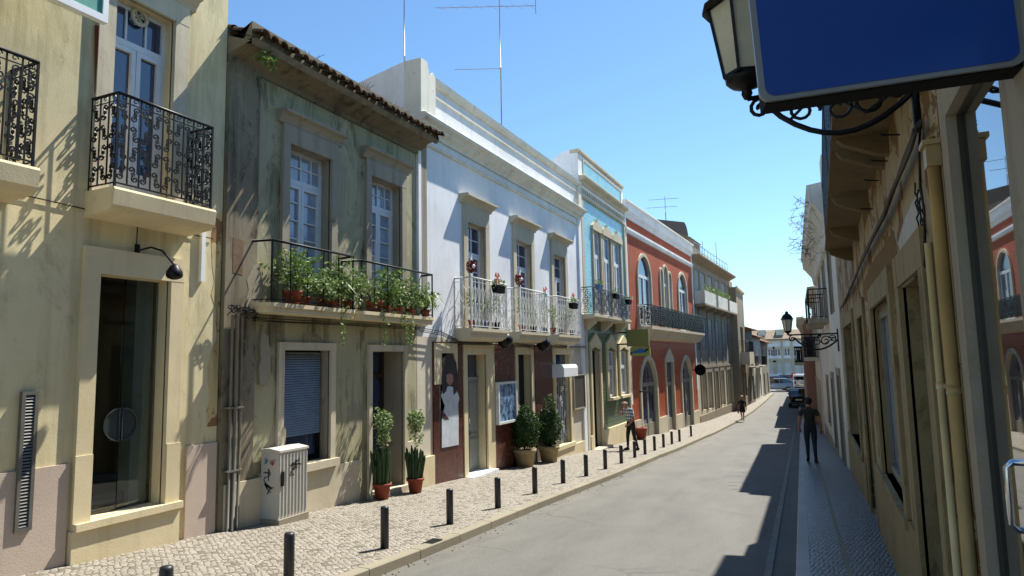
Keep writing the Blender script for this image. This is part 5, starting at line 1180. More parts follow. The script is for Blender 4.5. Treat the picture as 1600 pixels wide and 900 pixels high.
a_, b_, g_ = rad(12), rad(4), rad(3)
u = Vector((math.cos(a_), math.sin(a_), 0)); wv = Vector((0, 0, 1)); n_ = u.cross(wv); w2 = wv*math.cos(b_)+n_*math.sin(b_)
uu = u*math.cos(g_)+w2*math.sin(g_); ww = w2*math.cos(g_)-u*math.sin(g_); nn = uu.cross(ww)      # nn faces the camera
P0 = Vector(at_y(1188, 160, 2.25)); 
def onplane(px, py, o, n):
    d = Vector(ray(px, py)); e = Vector((0, 0, EYE)); t = ((o-e).dot(n))/d.dot(n); return e+d*t
Pr = onplane(1600, 101, P0, nn); wid = (onplane(1596, 90, P0, nn)-P0).dot(uu)+.016; hei = .5
s = thing('blue_sign', 'large blank blue enamel sign with grey rim projecting overhead at the top right', 'sign', P0+uu*wid/2)
class SF:
    def P(s, a, b, z): q = P0+uu*a+nn*b+ww*z; return (q.x, q.y, q.z)
sf = SF()
def rrect(x0, x1, z0, z1, r, n=6):
    out = []
    for cx, cz, st in ((x1-r, z0+r, -PI/2), (x1-r, z1-r, 0), (x0+r, z1-r, PI/2), (x0+r, z0+r, PI)):
        for i in range(n+1): q = st+PI/2*i/n; out.append((cx+r*math.cos(q), cz+r*math.sin(q)))
    return out
mb = MB(); mb.plate(sf, rrect(0, wid, 0, hei, .035), -.02, 0); build('rim', mb, M_alu, s)
mb = MB(); mb.plate(sf, rrect(.019, wid-.019, .014, hei-.015, .035), .0, .003); build('face', mb, M_blue, s)
mb = MB(); mb.box(sf, .02, wid+.35, -.14, -.02, -.004, hei+.02); build('back_box', mb, M_black, s)
mb = MB(); 
for z in (.1, hei-.1): mb.tube([sf.P(wid+.2, -.08, z), (.66, sf.P(wid+.2, -.08, z)[1]+.1, sf.P(wid+.2, -.08, z)[2])], .02)
build('bracket', mb, M_iron, s)

# ------------------------------------------------------------ bollards
bp = [(451, 915), (601, 857), (703, 819), (778, 794), (836, 771), (880, 755), (916, 744), (946, 733), (971, 724), (992, 715), (1008, 710), (1023, 704), (1037, 699), (1050, 694), (1062, 690), (1080, 682)]
ords = ['in line with the grey cabinet, second from the camera', 'in line with the flower pots, third from the camera', 'fourth from the camera along the kerb', 'fifth from the camera, before the topiary', 'sixth from the camera, beside the topiary pots', 'seventh from the camera along the kerb', 'eighth from the camera along the kerb', 'ninth from the camera, just before the man in the checked shirt', 'tenth from the camera, at the checked shirt man', 'eleventh from the camera, just past the checked shirt man', 'twelfth from the camera along the kerb', 'thirteenth from the camera, by the planter tub', 'fourteenth from the camera, before the red house', 'fifteenth from the camera, before the red house', 'sixteenth from the camera, last but one of the row', 'last of the row, farthest from the camera']
def bollard(x, y, lab):
    mb = MB(); mb.lathe((x, y, gz(y)), [(.051, -.1), (.051, .465), (.046, .488), (.02, .495)], 14); return mb
p = ground(210, 905, .45); pts = [(float(p[0]), float(p[1]))]+[(float(ground(*q)[0]), float(ground(*q)[1])) for q in bp]
pts[0] = (-4.72, 3.75)
first = build('bollard', bollard(pts[0][0], pts[0][1], ''), M_bollard, None, 'short dark bollard, nearest to the camera, only its cap showing', 'bollard', 'bollards along the left kerb')
for (x, y), lb in zip(pts[1:], ords):
    o = first.copy(); COL.objects.link(o); o.location = (x, y, first.location.z-gz(pts[0][1])+gz(y)); o['label'] = 'short dark bollard, '+lb

mb = MB(); rr = random.Random(41)
for k in range(380):
    y = 4+26*rr.random()**1.3; x = Lk(y)+.02+abs(rr.gauss(0, .12)); s_ = rr.uniform(.005, .014); z = gz(y)-.106
    mb.blob((x, y, z+s_*.3), (s_, s_*rr.uniform(.6, 1.4), s_*.5), 5, 3, rr.randint(0, 1), .2, k)
build('kerb_grit', mb, [plain('grit', '6e675a', .9), plain('dry leaf litter', '5a4526', .9)], kind='stuff', loc=(0, 0, 0))
# ------------------------------------------------------------ cabinet
cz = gz(7.9); q = ground(388, 812); q2 = ground(428, 820); q3 = ground(457, 805)
s = thing('utility_cabinet', 'pale grey street cabinet with black graffiti standing against the green house', 'cabinet', (-7.2, 7.7, cz))
CFr = Fr(-7.46, float(q2[1])-.02, -7.46, float(q2[1])+.62)
dC = .36; cw = .60; z0 = gz(q2[1])-.02; zt = at_x(428, 705, -7.1)[2]
mb = MB(); mb.box(CFr, .0, cw, 0, dC+.03, z0-.2, z0+.09); build('base', mb, M_conc, s)
mb = MB(); mb.box(CFr, .015, cw-.015, .02, dC, z0+.09, zt-.04); cb = build('body', mb, M_cab, s)
mb = MB(); mb.prism(CFr, [(0, zt-.04), (dC+.02, zt-.04), (dC+.02, zt-.01), (dC*.5, zt+.02), (0, zt)], -.0, cw); build('lid', mb, M_cab, s)
mb = MB()
for k in range(9): u = .03+(cw-.06)*k/8; mb.box(CFr, u-.008, u+.008, dC, dC+.012, z0+.14, zt-.07)
build('ribbed_door', mb, M_cab, cb)
mb = MB(); mb.box(CFr, .04, .09, dC+.012, dC+.03, z0+.55, z0+.75); build('handle', mb, M_black, cb)
mb = MB(); rr = random.Random(12)
def scrib(f, c, w, h, n, r):
    x, y = c; pts = [Vector(f(x, y))]
    for i in range(n): x = c[0]+rr.uniform(-w, w); y = c[1]+h-2*h*i/n+rr.uniform(-.04, .04); pts.append(Vector(f(x, y)))
    sm = []
    for a, b in zip(pts, pts[1:]): sm += [a.lerp(b, t) for t in (0, .5)]
    mb.tube(sm, r, 4, caps=False)
S1 = lambda a, b: CFr.P(.009, a, b); S2 = lambda a, b: CFr.P(a, dC+.013, b)
scrib(S1, (.17, z0+.62), .10, .16, 16, .005); scrib(S1, (.16, z0+.5), .08, .1, 9, .005)
build('graffiti', mb, M_black, cb); mb = MB(); scrib(S2, (.36, zt-.3), .16, .12, 14, .005)
build('graffiti', mb, M_black, cb)
mb = MB(); scrib(S1, (.13, zt-.17), .05, .02, 8, .006); build('blue_mark', mb, plain('faded blue ink', '5a86b4', .6), cb)
mb = MB(); scrib(S1, (.24, zt-.19), .05, .02, 8, .006); build('red_mark', mb, plain('faded red ink', 'b0584a', .6), cb)

# ------------------------------------------------------------ pots with plants at street level
def potplant(px, py, r, h, kind, lab, rise, cat='potted plant', X=None):
    g = ground(px, py); x, y = float(g[0]), float(g[1]); z = gz(y)
    t = thing('potted_plant', lab, cat, (x, y, z), 'potted plants on the pavement'); mb = MB()
    if kind == 'cactus':
        pot(mb, (x, y, z), r, h); build('pot', mb, M_terra, t); mb = MB(); mb.lathe((x, y, z+h*.88), [(0.001, 0), (r*.88, 0), (r*.88, .01)], 12); build('soil', mb, M_dark, t)
        mb = MB(); rr = random.Random(int(px))
        for k in range(40):
            a = rr.uniform(0, 2*PI); q = r*.8*rr.random()**.5; L = rr.uniform(.4, .8)*rise*.52; lean = rr.uniform(.0, .10); c = Vector((x+q*math.cos(a), y+q*math.sin(a), z+h*.85)); tip = c+Vector((lean*math.cos(a), lean*math.sin(a), L))
            mb.tube([c, c.lerp(tip, .4), c.lerp(tip, .85), tip], [.02, .028, .026, .008], 5)
            for j in range(6):
                e = c.lerp(tip, rr.uniform(.2, .95)); b = rr.uniform(0, 6.28); d = Vector((math.cos(b)*.045, math.sin(b)*.045, .05)); s_ = Vector((-math.sin(b), math.cos(b), 0))*.012
                mb.add([e-s_, e+d, e+s_], [(0, 1, 2)])
        build('stems', mb, M_leafc, t)
        mb = MB(); mb.tube([(x, y, z+h*.8), (x+.02, y, z+rise*.55), (x, y, z+rise*.85)], .009, 5)
        foliage(mb, (x+.01, y, z+rise*.84), (.17, .18, .22), 420, .075, int(px)); foliage(mb, (x, y+.04, z+rise*.66), (.14, .14, .18), 130, .065, int(px)+1)
        build('leafy_top', mb, M_leafv, t)
    else:
        mb.lathe((x, y, z), [(r*.72, 0), (r*.92, h*.78), (r*1.02, h*.8), (r*1.05, h), (r*.92, h), (r*.88, h*.9)], 18); build('pot', mb, M_potst, t)
        mb = MB(); mb.lathe((x, y, z+h*.9), [(0.001, 0), (r*.88, 0), (r*.88, .01)], 12); build('soil', mb, M_dark, t)
        mb = MB(); mb.tube([(x, y, z+h*.8), (x, y, z+h+.3)], .025, 6); build('trunk', mb, M_brown, t)
        mb = MB(); R = r*1.3; hh = (rise-h)/2; mb.blob((x, y, z+h+hh*(1.0 if kind == 'ball' else .8)), (R*.66, R*.66, hh*.8), 12, 9, jit=.08, seed=int(px))
        if kind == 'ball': foliage(mb, (x, y, z+h+hh*1.0), (R, R, hh*1.0), 5200, .055, int(px), fill=.8, asp=.5)
        else: foliage(mb, (x, y, z+h+hh*.75), (R, R, hh*.85), 4200, .055, int(px), fill=.75, asp=.5); foliage(mb, (x+.03, y+.05, z+h+hh*1.6), (R*.55, R*.55, hh*.65), 1100, .055, int(px)+3, fill=.6, asp=.5)
        build('crown', mb, M_leafd, t)
potplant(597, 780, .165, .28, 'cactus', 'terracotta pot of upright spiky stems with leafy top, left of the dark doorway', 1.62)
potplant(649, 770, .165, .28, 'cactus', 'terracotta pot of spiky stems with a pale flowering top, right of the dark doorway', 1.60)
potplant(820, 729, .31, .46, 'ball', 'round clipped green shrub in a stone pot, the nearer of the two', 1.50)
potplant(858, 722, .30, .46, 'cone', 'clipped shrub with a pointed top in a stone pot, the farther of the two', 1.72)

# ------------------------------------------------------------ balcony plants
def bplant(fr, u, v, z, r, h, fr_, n, lab, mat=None, potm=None, size=.07, grp='balcony plants', seedv=0, fz=None, wild=0, spiky=False):
    x, y, _ = fr.P(u, v, 0); t = thing('potted_plant', lab, 'potted plant', (x, y, z), grp); mb = MB(); pot(mb, (x, y, z), r, h); build('pot', mb, potm or M_terra, t)
    mb = MB(); rr = random.Random(seedv)
    for k in range(7):
        a = rr.uniform(0, 6.28); e = (x+math.cos(a)*fr_[0]*.6, y+math.sin(a)*fr_[1]*.6, z+h+fr_[2]*rr.uniform(.6, 1.6)); mb.tube([(x, y, z+h*.8), ((x+e[0])/2, (y+e[1])/2, z+h+fr_[2]*.6), e], .006, 3, caps=False)
    foliage(mb, (x, y, z+h+(fz if fz else fr_[2]*.75)), fr_, n, size, seedv, fill=.15, asp=.35)
    if wild:
        for k in range(rr.randint(5, 10)):
            a = rr.uniform(0, 6.28); L = rr.uniform(.25, .6)*wild; up_ = rr.uniform(-.3, 1.0); c = Vector((x, y, z+h)); m = c+Vector((math.cos(a)*L*.5, math.sin(a)*L*.5, .18+L*.5*max(up_, .2))); e = c+Vector((math.cos(a)*L, math.sin(a)*L, .12+L*up_))
            mb.tube([c, m, e], .005, 3, caps=False)
            for j in range(16): q_ = m.lerp(e, rr.random()); foliage(mb, q_, .04, 2, size*.9, seedv*100+k*20+j, asp=.3)
    if spiky:
        for k in range(26):
            a = rr.uniform(0, 6.28); L = rr.uniform(.35, .6); c = Vector((x, y, z+h)); d = Vector((math.cos(a), math.sin(a), 0)); s_ = Vector((-d.y, d.x, 0))*.022; m = c+d*L*.5+Vector((0, 0, L*.55)); e = c+d*L+Vector((0, 0, L*rr.uniform(-.1, .6)))
            mb.add([c-s_*.5, m-s_, e, m+s_, c+s_*.5], [(0, 1, 2, 3, 4)])
    build('leaves', mb, mat or M_leafv, t)
mb = MB(); rr = random.Random(31)
for px in (540, 600, 632, 640):
    u_ = Bf.u(px, 490, .45); c = Vector(Bf.P(u_, .46, zsB)); pts = [c]
    for j in range(6): pts.append(pts[-1]+Vector((rr.uniform(-.02, .03), rr.uniform(-.05, .05), -.09)))
    mb.tube(pts, .004, 3)
    for q_ in pts: foliage(mb, q_, .06, 9, .06, int(px)+len(mb.v), asp=.5)
build('trailing_creeper', mb, M_leaf, None, 'creeper trailing down over the edge of the green house balconies', 'plant', kind='stuff')
gl = [(455, 'big terracotta pot with bushy plant at the left end of the green house balcony'), (478, 'leafy plant, second from the left on the green house balcony'), (500, 'leafy plant, third from the left on the green house balcony'), (520, 'trailing leafy plant, fourth from the left on the green house balcony'), (543, 'leafy plant at the right end of the first green house balcony'),
      (585, 'big terracotta pot at the left end of the second green house balcony'), (605, 'leafy plant, second on the right hand balcony of the green house'), (626, 'leafy plant, third on the right hand balcony of the green house'), (644, 'leafy plant, fourth on the right hand balcony of the green house'), (664, 'spreading spiky leaved plant at the right end of the green house balcony')]
rr = random.Random(77)
for k, (px, lb) in enumerate(gl):
    big = k in (0, 5); u = Bf.u(px, 455, .2); hk = (.40, .30, .22, .42, .34, .24, .46, .30, .38, .24)[k]
    bplant(Bf, u, .2+rr.uniform(-.05, .06), zsB, .14 if big else .1, .22 if big else .16, (.24 if k % 2 else .3, .36 if big else rr.uniform(.22, .32), hk), int(900*hk)+60, lb, M_leafv if k % 3 else M_leaf, seedv=k+20, size=(.095, .07, .11, .085)[k % 4], fz=hk*.7, wild=(1, .7, 1.2)[k % 3], spiky=k in (3, 9))
q = Bf.at(672, 480, .35)
for k, (i, px, lab) in enumerate(((0, 741, 'white'), (0, 778, ''), (0, 762, ''), (1, 818, ''), (1, 836, ''), (1, 853, ''), (2, 866, ''), (2, 878, ''), (2, 895, ''))):
    nm = ['nearest', 'middle', 'farthest'][i]; pos = {741: 'left', 778: 'right', 762: 'middle', 818: 'left', 836: 'middle', 853: 'right', 866: 'left', 878: 'middle', 895: 'right'}[px]
    u = Cf.u(px, 480, .28)
    bplant(Cf, u, .22, zsC+.02, .1, .18, (.13, .14, .26), 150, 'small green plant at the %s of the %s white railed balcony' % (pos, nm), M_leaf, potm=[M_terra, M_black, M_blueb][k % 3], seedv=50+k, size=.07, grp='plants on the white balconies', fz=.5 if pos != 'middle' else .3)
def hangbox(fr, px, py, v, lab, mat, fmat, n=90):
    u, z = fr.at(px, py, v); x, y, _ = fr.P(u, v, 0); t = thing('planter_box', lab, 'planter', (x, y, z), 'planters hung on railings'); mb = MB()
    mb.prism(fr, [(v-.09, z+.09), (v-.06, z-.09), (v+.06, z-.09), (v+.09, z+.09)], u-.22, u+.22); build('trough', mb, mat, t)
    mb = MB(); foliage(mb, (x, y, z+.16), (.13, .26, .14), n, .07, int(px)); build('leaves', mb, fmat, t)
zr = zsC+.95
hangbox(Cf, 779, 452, .53, 'black trough of greenery hung on the nearest white balcony railing', M_black, M_leafv, 120)
hangbox(Cf, 896, 478, .53, 'black trough hung at the far end of the third white balcony railing', M_black, M_leafv)
hangbox(Df, 962, 463, .62, 'black trough on the railing of the turquoise house, left one', M_black, M_leaf, 50)
hangbox(Df, 982, 472, .62, 'black trough on the railing of the turquoise house, right one', M_black, M_leaf, 50)
hangbox(Df, 936, 449, .62, 'blue trough at the near corner of the turquoise house balcony', M_blueb, M_leaf, 90)
def wreath(fr, px, py, v, lab):
    u, z = fr.at(px, py, v); x, y, _ = fr.P(u, v, 0); mb = MB(); rr = random.Random(int(px))
    foliage(mb, (x, y, z), (.11, .14, .15), 260, .05, int(px), fill=.5, asp=.9); o = build('flower_ball', mb, M_red, None, lab, 'flowers', 'flower balls on the white balconies', loc=(x, y, z-.15))
    mb = MB(); mb.blob((x+.1, y-.06, z), (.035, .045, .045), 8, 5, jit=.1, seed=3); build('white_heart', mb, M_whitep, o)
wreath(Cf, 736, 417, .38, 'dark red flower ball with white centre on the nearest white balcony rail')
wreath(Cf, 811, 437, .38, 'dark red flower ball on the left end of the middle white balcony rail')
def windmill(fr, px, py, v, lab, cols):
    u, z = fr.at(px, py, v); x, y, _ = fr.P(u, v, 0); t = thing('pinwheel', lab, 'pinwheel', (x, y, z-.3), 'coloured pinwheels on the balconies'); mb = MB(); mb.tube([fr.P(u, v, z-.4), fr.P(u, v, z)], .008, 5); build('stick', mb, M_whitep, t)
    for k, m in enumerate(cols):
        a0 = 2*PI*k/len(cols)+.4; mb = MB(); r = .17
        mb.plate(fr, [(u, z), (u+r*math.cos(a0), z+r*math.sin(a0)), (u+r*.9*math.cos(a0+.9), z+r*.9*math.sin(a0+.9))], v+.01+.004*k, v+.02+.004*k); build('sail', mb, m, t)
windmill(Cf, 776, 435, .46, 'orange red pinwheel on the nearest white balcony', [M_orangep]*4)
windmill(Cf, 851, 455, .46, 'orange and green pinwheel on the middle white balcony', [M_orangep, M_orangep, M_tealp])
windmill(Cf, 895, 465, .46, 'orange and green pinwheel on the farthest white balcony', [M_orangep, M_orangep, M_tealp, M_orangep])
windmill(Df, 988, 468, .6, 'teal, cream and red pinwheel at the far corner of the turquoise house balcony', [M_tealp, M_cream, M_orangep, M_orangep])

# ------------------------------------------------------------ people
def person(label, x, y, yaw, H, pose, mats, zone, hair, hairmat, shoes, extra=None):
    """one continuous skinned body; local axes: +y is forward, +x is the right hand side; pose gives joints for H = 1"""
    z0 = gz(y); root = thing('person', label, 'person', (x, y, z0), 'people in the street')
    J = {k: Vector(v)*H for k, v in pose.items()}
    rad_ = dict(pelvis=.082, waist=.074, chest=.088, neckb=.05, neck=.033, chin=.045, head=.056, crown=.036, nose=.010,
                shL=.044, elL=.026, wrL=.018, haL=.022, hipL=.058, knL=.036, anL=.022, toL=.022,
                shR=.044, elR=.026, wrR=.018, haR=.022, hipR=.058, knR=.036, anR=.022, toR=.022)
    E_ = [('pelvis', 'waist'), ('waist', 'chest'), ('chest', 'neckb'), ('neckb', 'neck'), ('neck', 'chin'), ('chin', 'head'), ('head', 'crown'),
          ('chest', 'shL'), ('shL', 'elL'), ('elL', 'wrL'), ('wrL', 'haL'), ('pelvis', 'hipL'), ('hipL', 'knL'), ('knL', 'anL'), ('anL', 'toL'),
          ('chest', 'shR'), ('shR', 'elR'), ('elR', 'wrR'), ('wrR', 'haR'), ('pelvis', 'hipR'), ('hipR', 'knR'), ('knR', 'anR'), ('anR', 'toR')]
    f = (J['head']-J['neck']); fwd = Vector((0, 1, 0)) if 'look' not in pose else Vector(pose['look']).normalized()
    names = [k for k in J if k != 'look']; idx = {k: i for i, k in enumerate(names)}
    me = bpy.data.meshes.new('body'); me.from_pydata([J[k] for k in names], [(idx[a], idx[b]) for a, b in E_], [])
    o = bpy.data.objects.new('body', me); COL.objects.link(o)
    sk = o.modifiers.new('skin', 'SKIN'); sk.use_smooth_shade = True; ss = o.modifiers.new('sub', 'SUBSURF'); ss.levels = 2; ss.render_levels = 2
    for k in names: v = me.skin_vertices[0].data[idx[k]]; r = rad_[k]*H; v.radius = (r, r*(.74 if k in ('pelvis', 'waist', 'chest') else 1)); v.use_root = (k == 'pelvis')
    dg = bpy.context.evaluated_depsgraph_get(); dg.update(); ev = bpy.data.meshes.new_from_object(o.evaluated_get(dg))
    o.modifiers.clear(); o.data = ev; o.data.name = 'body'
    for m in mats: ev.materials.append(m)
    segs = [(a, b) for a, b in E_]
    for p in ev.polygons:
        c = p.center; best = None
        for a, b in segs:
            A_, B_ = J[a], J[b]; t = max(0, min(1, (c-A_).dot(B_-A_)/max(1e-9, (B_-A_).length_squared))); d = (c-A_.lerp(B_, t)).length-(rad_[a]*(1-t)+rad_[b]*t)*H*.8
            if best is None or d < best[0]: best = (d, a, b, t)
        p.material_index = zone(best[1], best[2], best[3]); p.use_smooth = True
    bm_ = None
    # fingers, nose, ears joined to the same mesh
    mb = MB()
    for s in 'LR':
        w_, h_ = J['wr'+s], J['ha'+s]; d = (h_-w_).normalized(); sd = d.cross(Vector((0, 1, 0)) if abs(d.y) < .9 else Vector((1, 0, 0))).normalized(); cu = d.cross(sd)
        for k in range(4):
            b = h_+sd*((k-1.5)*.0105*H); L = (.036, .042, .039, .03)[k]*H; mb.tube([b, b+d*L*.5+cu*.003*H, b+d*L*.85+cu*.012*H], [.0055*H, .005*H, .004*H], 5)
        b = w_.lerp(h_, .5)+sd*.018*H; mb.tube([b, b+sd*.012*H+d*.02*H, b+sd*.012*H+d*.036*H], [.006*H, .0055*H, .004*H], 5)
    hd = J['head']; rt = fwd.cross(Vector((0, 0, 1)))
    mb.tube([hd+fwd*.045*H+Vector((0, 0, .008*H)), hd+fwd*.066*H-Vector((0, 0, .012*H)), hd+fwd*.055*H-Vector((0, 0, .018*H))], [.004*H, .009*H, .006*H], 6)
    for s in (-1, 1): mb.blob(hd+rt*s*.052*H, (.008*H, .014*H, .02*H), 8, 5)
    skin_i = zone('neck', 'chin', .5)
    n0 = len(ev.vertices)
    import bmesh
    bm_ = bmesh.new(); bm_.from_mesh(ev); vs = [bm_.verts.new(v) for v in mb.v]
    for fc in mb.f:
        try: q = bm_.faces.new([vs[i] for i in fc]); q.material_index = skin_i; q.smooth = True
        except ValueError: pass
    bm_.to_mesh(ev); bm_.free()
    o.parent = root; _org[o.name] = (x, y, z0)
    def loc(name, mb, mat, lab=None):
        me2 = bpy.data.meshes.new(name); me2.from_pydata(mb.v, [], mb.f)
        for m in (mat if isinstance(mat, list) else [mat]): me2.materials.append(m)
        me2.polygons.foreach_set('material_index', mb.m); me2.polygons.foreach_set('use_smooth', mb.s); q = bpy.data.objects.new(name, me2); COL.objects.link(q); q.parent = root
        if lab: q['label'] = lab
        return q
    # face marks
    mb = MB()
    for s in (-1, 1): mb.blob(hd+fwd*.052*H+rt*s*.02*H+Vector((0, 0, .006*H)), (.006*H, .005*H, .004*H), 6, 4)
    loc('eyes', mb, M_dark)
    mb = MB(); mb.blob(hd+fwd*.053*H-Vector((0, 0, .03*H)), (.013*H, .006*H, .004*H), 8, 4); loc('mouth', mb, M_red)
    if hair: mb = MB(); hair(mb, hd, H, fwd); loc('hair', mb, hairmat)
    for s in 'LR':
        a, t_ = J['an'+s], J['to'+s]; d = (t_-a); d.z = 0; d.normalize(); mb = MB(); c = a*.45+t_*.55; c.z = min(t_.z, a.z)-.004*H
        mb.tube([a-d*.02*H-Vector((0, 0, .018*H)), a.lerp(t_, .4)-Vector((0, 0, .012*H)), t_+d*.01*H-Vector((0, 0, .004*H)), t_+d*.035*H-Vector((0, 0, .006*H))], [.026*H, .029*H, .027*H, .014*H], 8); loc('shoe', mb, shoes)
    if extra: extra(loc, J, H)
    root.rotation_euler = (0, 0, yaw); return root
base = dict(pelvis=(0, 0, .53), waist=(0, 0, .61), chest=(0, -.005, .725), neckb=(0, -.005, .805), neck=(0, 0, .845), chin=(0, .015, .885), head=(0, .008, .925), crown=(0, -.002, .963),
            shL=(-.105, -.005, .785), elL=(-.14, -.02, .625), wrL=(-.15, .02, .49), haL=(-.15, .035, .445), hipL=(-.05, 0, .50), knL=(-.055, .01, .275), anL=(-.058, -.015, .045), toL=(-.065, .06, .022),
            shR=(.105, -.005, .785), elR=(.14, -.02, .625), wrR=(.15, .02, .49), haR=(.15, .035, .445), hipR=(.05, 0, .50), knR=(.055, .01, .275), anR=(.058, -.015, .045), toR=(.065, .06, .022))
def zone_shirt(short=.55):
    def z(a, b, t):
        if b in ('knL', 'knR', 'anL', 'anR') or b in ('hipL', 'hipR') or (a, b) == ('pelvis', 'waist') and t < .45: return 1
        if b in ('toL', 'toR'): return 1
        if a in ('elL', 'elR', 'wrL', 'wrR'): return 2
        if b in ('elL', 'elR'): return 0 if t < short+.3 else 2
        if a in ('neckb', 'neck', 'chin', 'head'): return 2 if not (a == 'neckb' and t < .35) else 0
        return 0
    return z
def short_hair(mb, h, H, f): mb.blob(h-f*.008*H+Vector((0, 0, .016*H)), (.056*H, .058*H, .044*H), 14, 9, jit=.06, seed=4); mb.blob(h-f*.022*H-Vector((0, 0, .008*H)), (.052*H, .046*H, .045*H), 12, 8, jit=.06, seed=6)
def rim_hair(mb, h, H, f):
    for a in np.linspace(.6, 5.7, 16): q = Vector((math.sin(a+PI*0)*.055*H, -math.cos(a+PI)*.055*H*-1, 0)); mb.blob(h+Vector((math.sin(a)*.053*H, math.cos(a)*.053*H, .0)), .016*H, 6, 4)
def long_hair(mb, h, H, f):
    mb.blob(h-f*.010*H+Vector((0, 0, .014*H)), (.062*H, .062*H, .054*H), 12, 8, jit=.03, seed=4); mb.blob(h-f*.035*H-Vector((0, 0, .04*H)), (.052*H, .035*H, .07*H), 12, 8, jit=.05, seed=5)
M_skin = plain('tanned skin', 'a06e52', .6, var=.05); M_hairg = plain('grey hair', '9c968c', .8); M_hairb = plain('black hair', '15110e', .7); M_hairy = plain('blond hair', 'b09a6a', .7)
t = NT('blue white checked shirt'); tc = t.n.new('ShaderNodeTexCoord'); sp = t.n.new('ShaderNodeSeparateXYZ'); t.link(tc.outputs['Object'], sp.inputs[0])
def sq(s, k): return t.math('GREATER_THAN', t.math('SINE', t.math('MULTIPLY', s, k)), .25)
hx = t.math('ADD', sp.outputs[0], sp.outputs[1])
cx_ = t.math('ADD', t.math('MULTIPLY', sq(hx, 58.), .5), t.math('MULTIPLY', sq(sp.outputs[2], 58.), .5))
t.col(t.mix(cx_, hexc('34465e'), hexc('d4d8dc'))); t.b.inputs['Roughness'].default_value = .85; M_check = t.m
M_trou = plain('dark trousers', '16171c', .85); M_jean = plain('dark blue jeans', '1e2430', .85); M_tee = plain('dark olive t-shirt', '2e2a20', .9); M_dress = plain('black dress', '131215', .85); M_shoe = plain('black shoes', '101010', .6)
p = dict(base); p.update(waist=(0, .015, .605), chest=(.0, .055, .705), neckb=(0, .085, .775), neck=(0, .105, .81), chin=(0, .135, .84), head=(0, .135, .882), crown=(0, .13, .92),
    shL=(-.105, .06, .76), elL=(-.15, .05, .60), wrL=(-.12, .13, .50), haL=(-.09, .17, .475), shR=(.105, .06, .76), elR=(.125, .15, .65), wrR=(.06, .22, .76), haR=(.035, .215, .80), anL=(-.065, -.09, .045), toL=(-.07, -.015, .022), knL=(-.06, -.015, .275), anR=(.06, .05, .045), toR=(.065, .125, .022), knR=(.06, .045, .28), hipL=(-.05, 0, .5))
person('grey haired stooping man in a blue checked shirt, one hand at his face', -6.15, 23.2, rad(140), 1.84, p, [M_check, M_trou, M_skin], zone_shirt(.6), rim_hair, M_hairg, M_shoe)
p = dict(base); p.update(knL=(-.05, .04, .28), anL=(-.05, .04, .05), toL=(-.055, .11, .022), knR=(.05, -.005, .275), anR=(.052, -.10, .06), toR=(.055, -.03, .022),
    elL=(-.145, -.03, .63), wrL=(-.15, .02, .505), haL=(-.145, .04, .465), elR=(.14, -.03, .63), wrR=(.155, .02, .495), haR=(.155, .04, .45))
g = ground(1268, 722)
person('man seen from behind walking away in a dark t-shirt and dark jeans', float(g[0])+.02, float(g[1]), rad(2), 1.88, p, [M_tee, M_jean, M_skin], zone_shirt(.3), short_hair, M_hairb, M_shoe)
def zone_dress(a, b, t):
    if b in ('anL', 'anR', 'toL', 'toR') or (b in ('knL', 'knR') and t > .5): return 2
    if a in ('elL', 'elR', 'wrL', 'wrR') or a in ('neck', 'chin', 'head') or (a == 'neckb' and t > .3): return 2
    return 0
def skirt(loc, J, H):
    mb = MB(); mb.lathe((0, 0, 0), [(.075*H, .62*H), (.10*H, .54*H), (.115*H, .42*H), (.12*H, .33*H)], 14); loc('dress', mb, M_dress)
    mb = MB(); h = J['haR']; mb.box(WORLD, h.x-.02, h.x+.05, h.y-.10, h.y+.10, h.z-.26, h.z-.02); mb.tube([h+Vector((.01, -.07, -.03)), h+Vector((0, 0, .03)), h+Vector((.01, .07, -.03))], .008, 4); loc('handbag', mb, plain('dark red bag', '5a2620', .6))
g = ground(1161, 657); p = dict(base); p.update(knL=(-.04, .05, .28), anL=(-.04, .05, .05), toL=(-.045, .12, .022), anR=(.045, -.09, .06), toR=(.045, -.02, .022))
person('small figure of a blond woman in a black dress walking on the left kerb', float(g[0]), float(g[1]), rad(178), 1.6, p, [M_dress, M_dress, M_skin], zone_dress, long_hair, M_hairy, M_shoe, skirt)

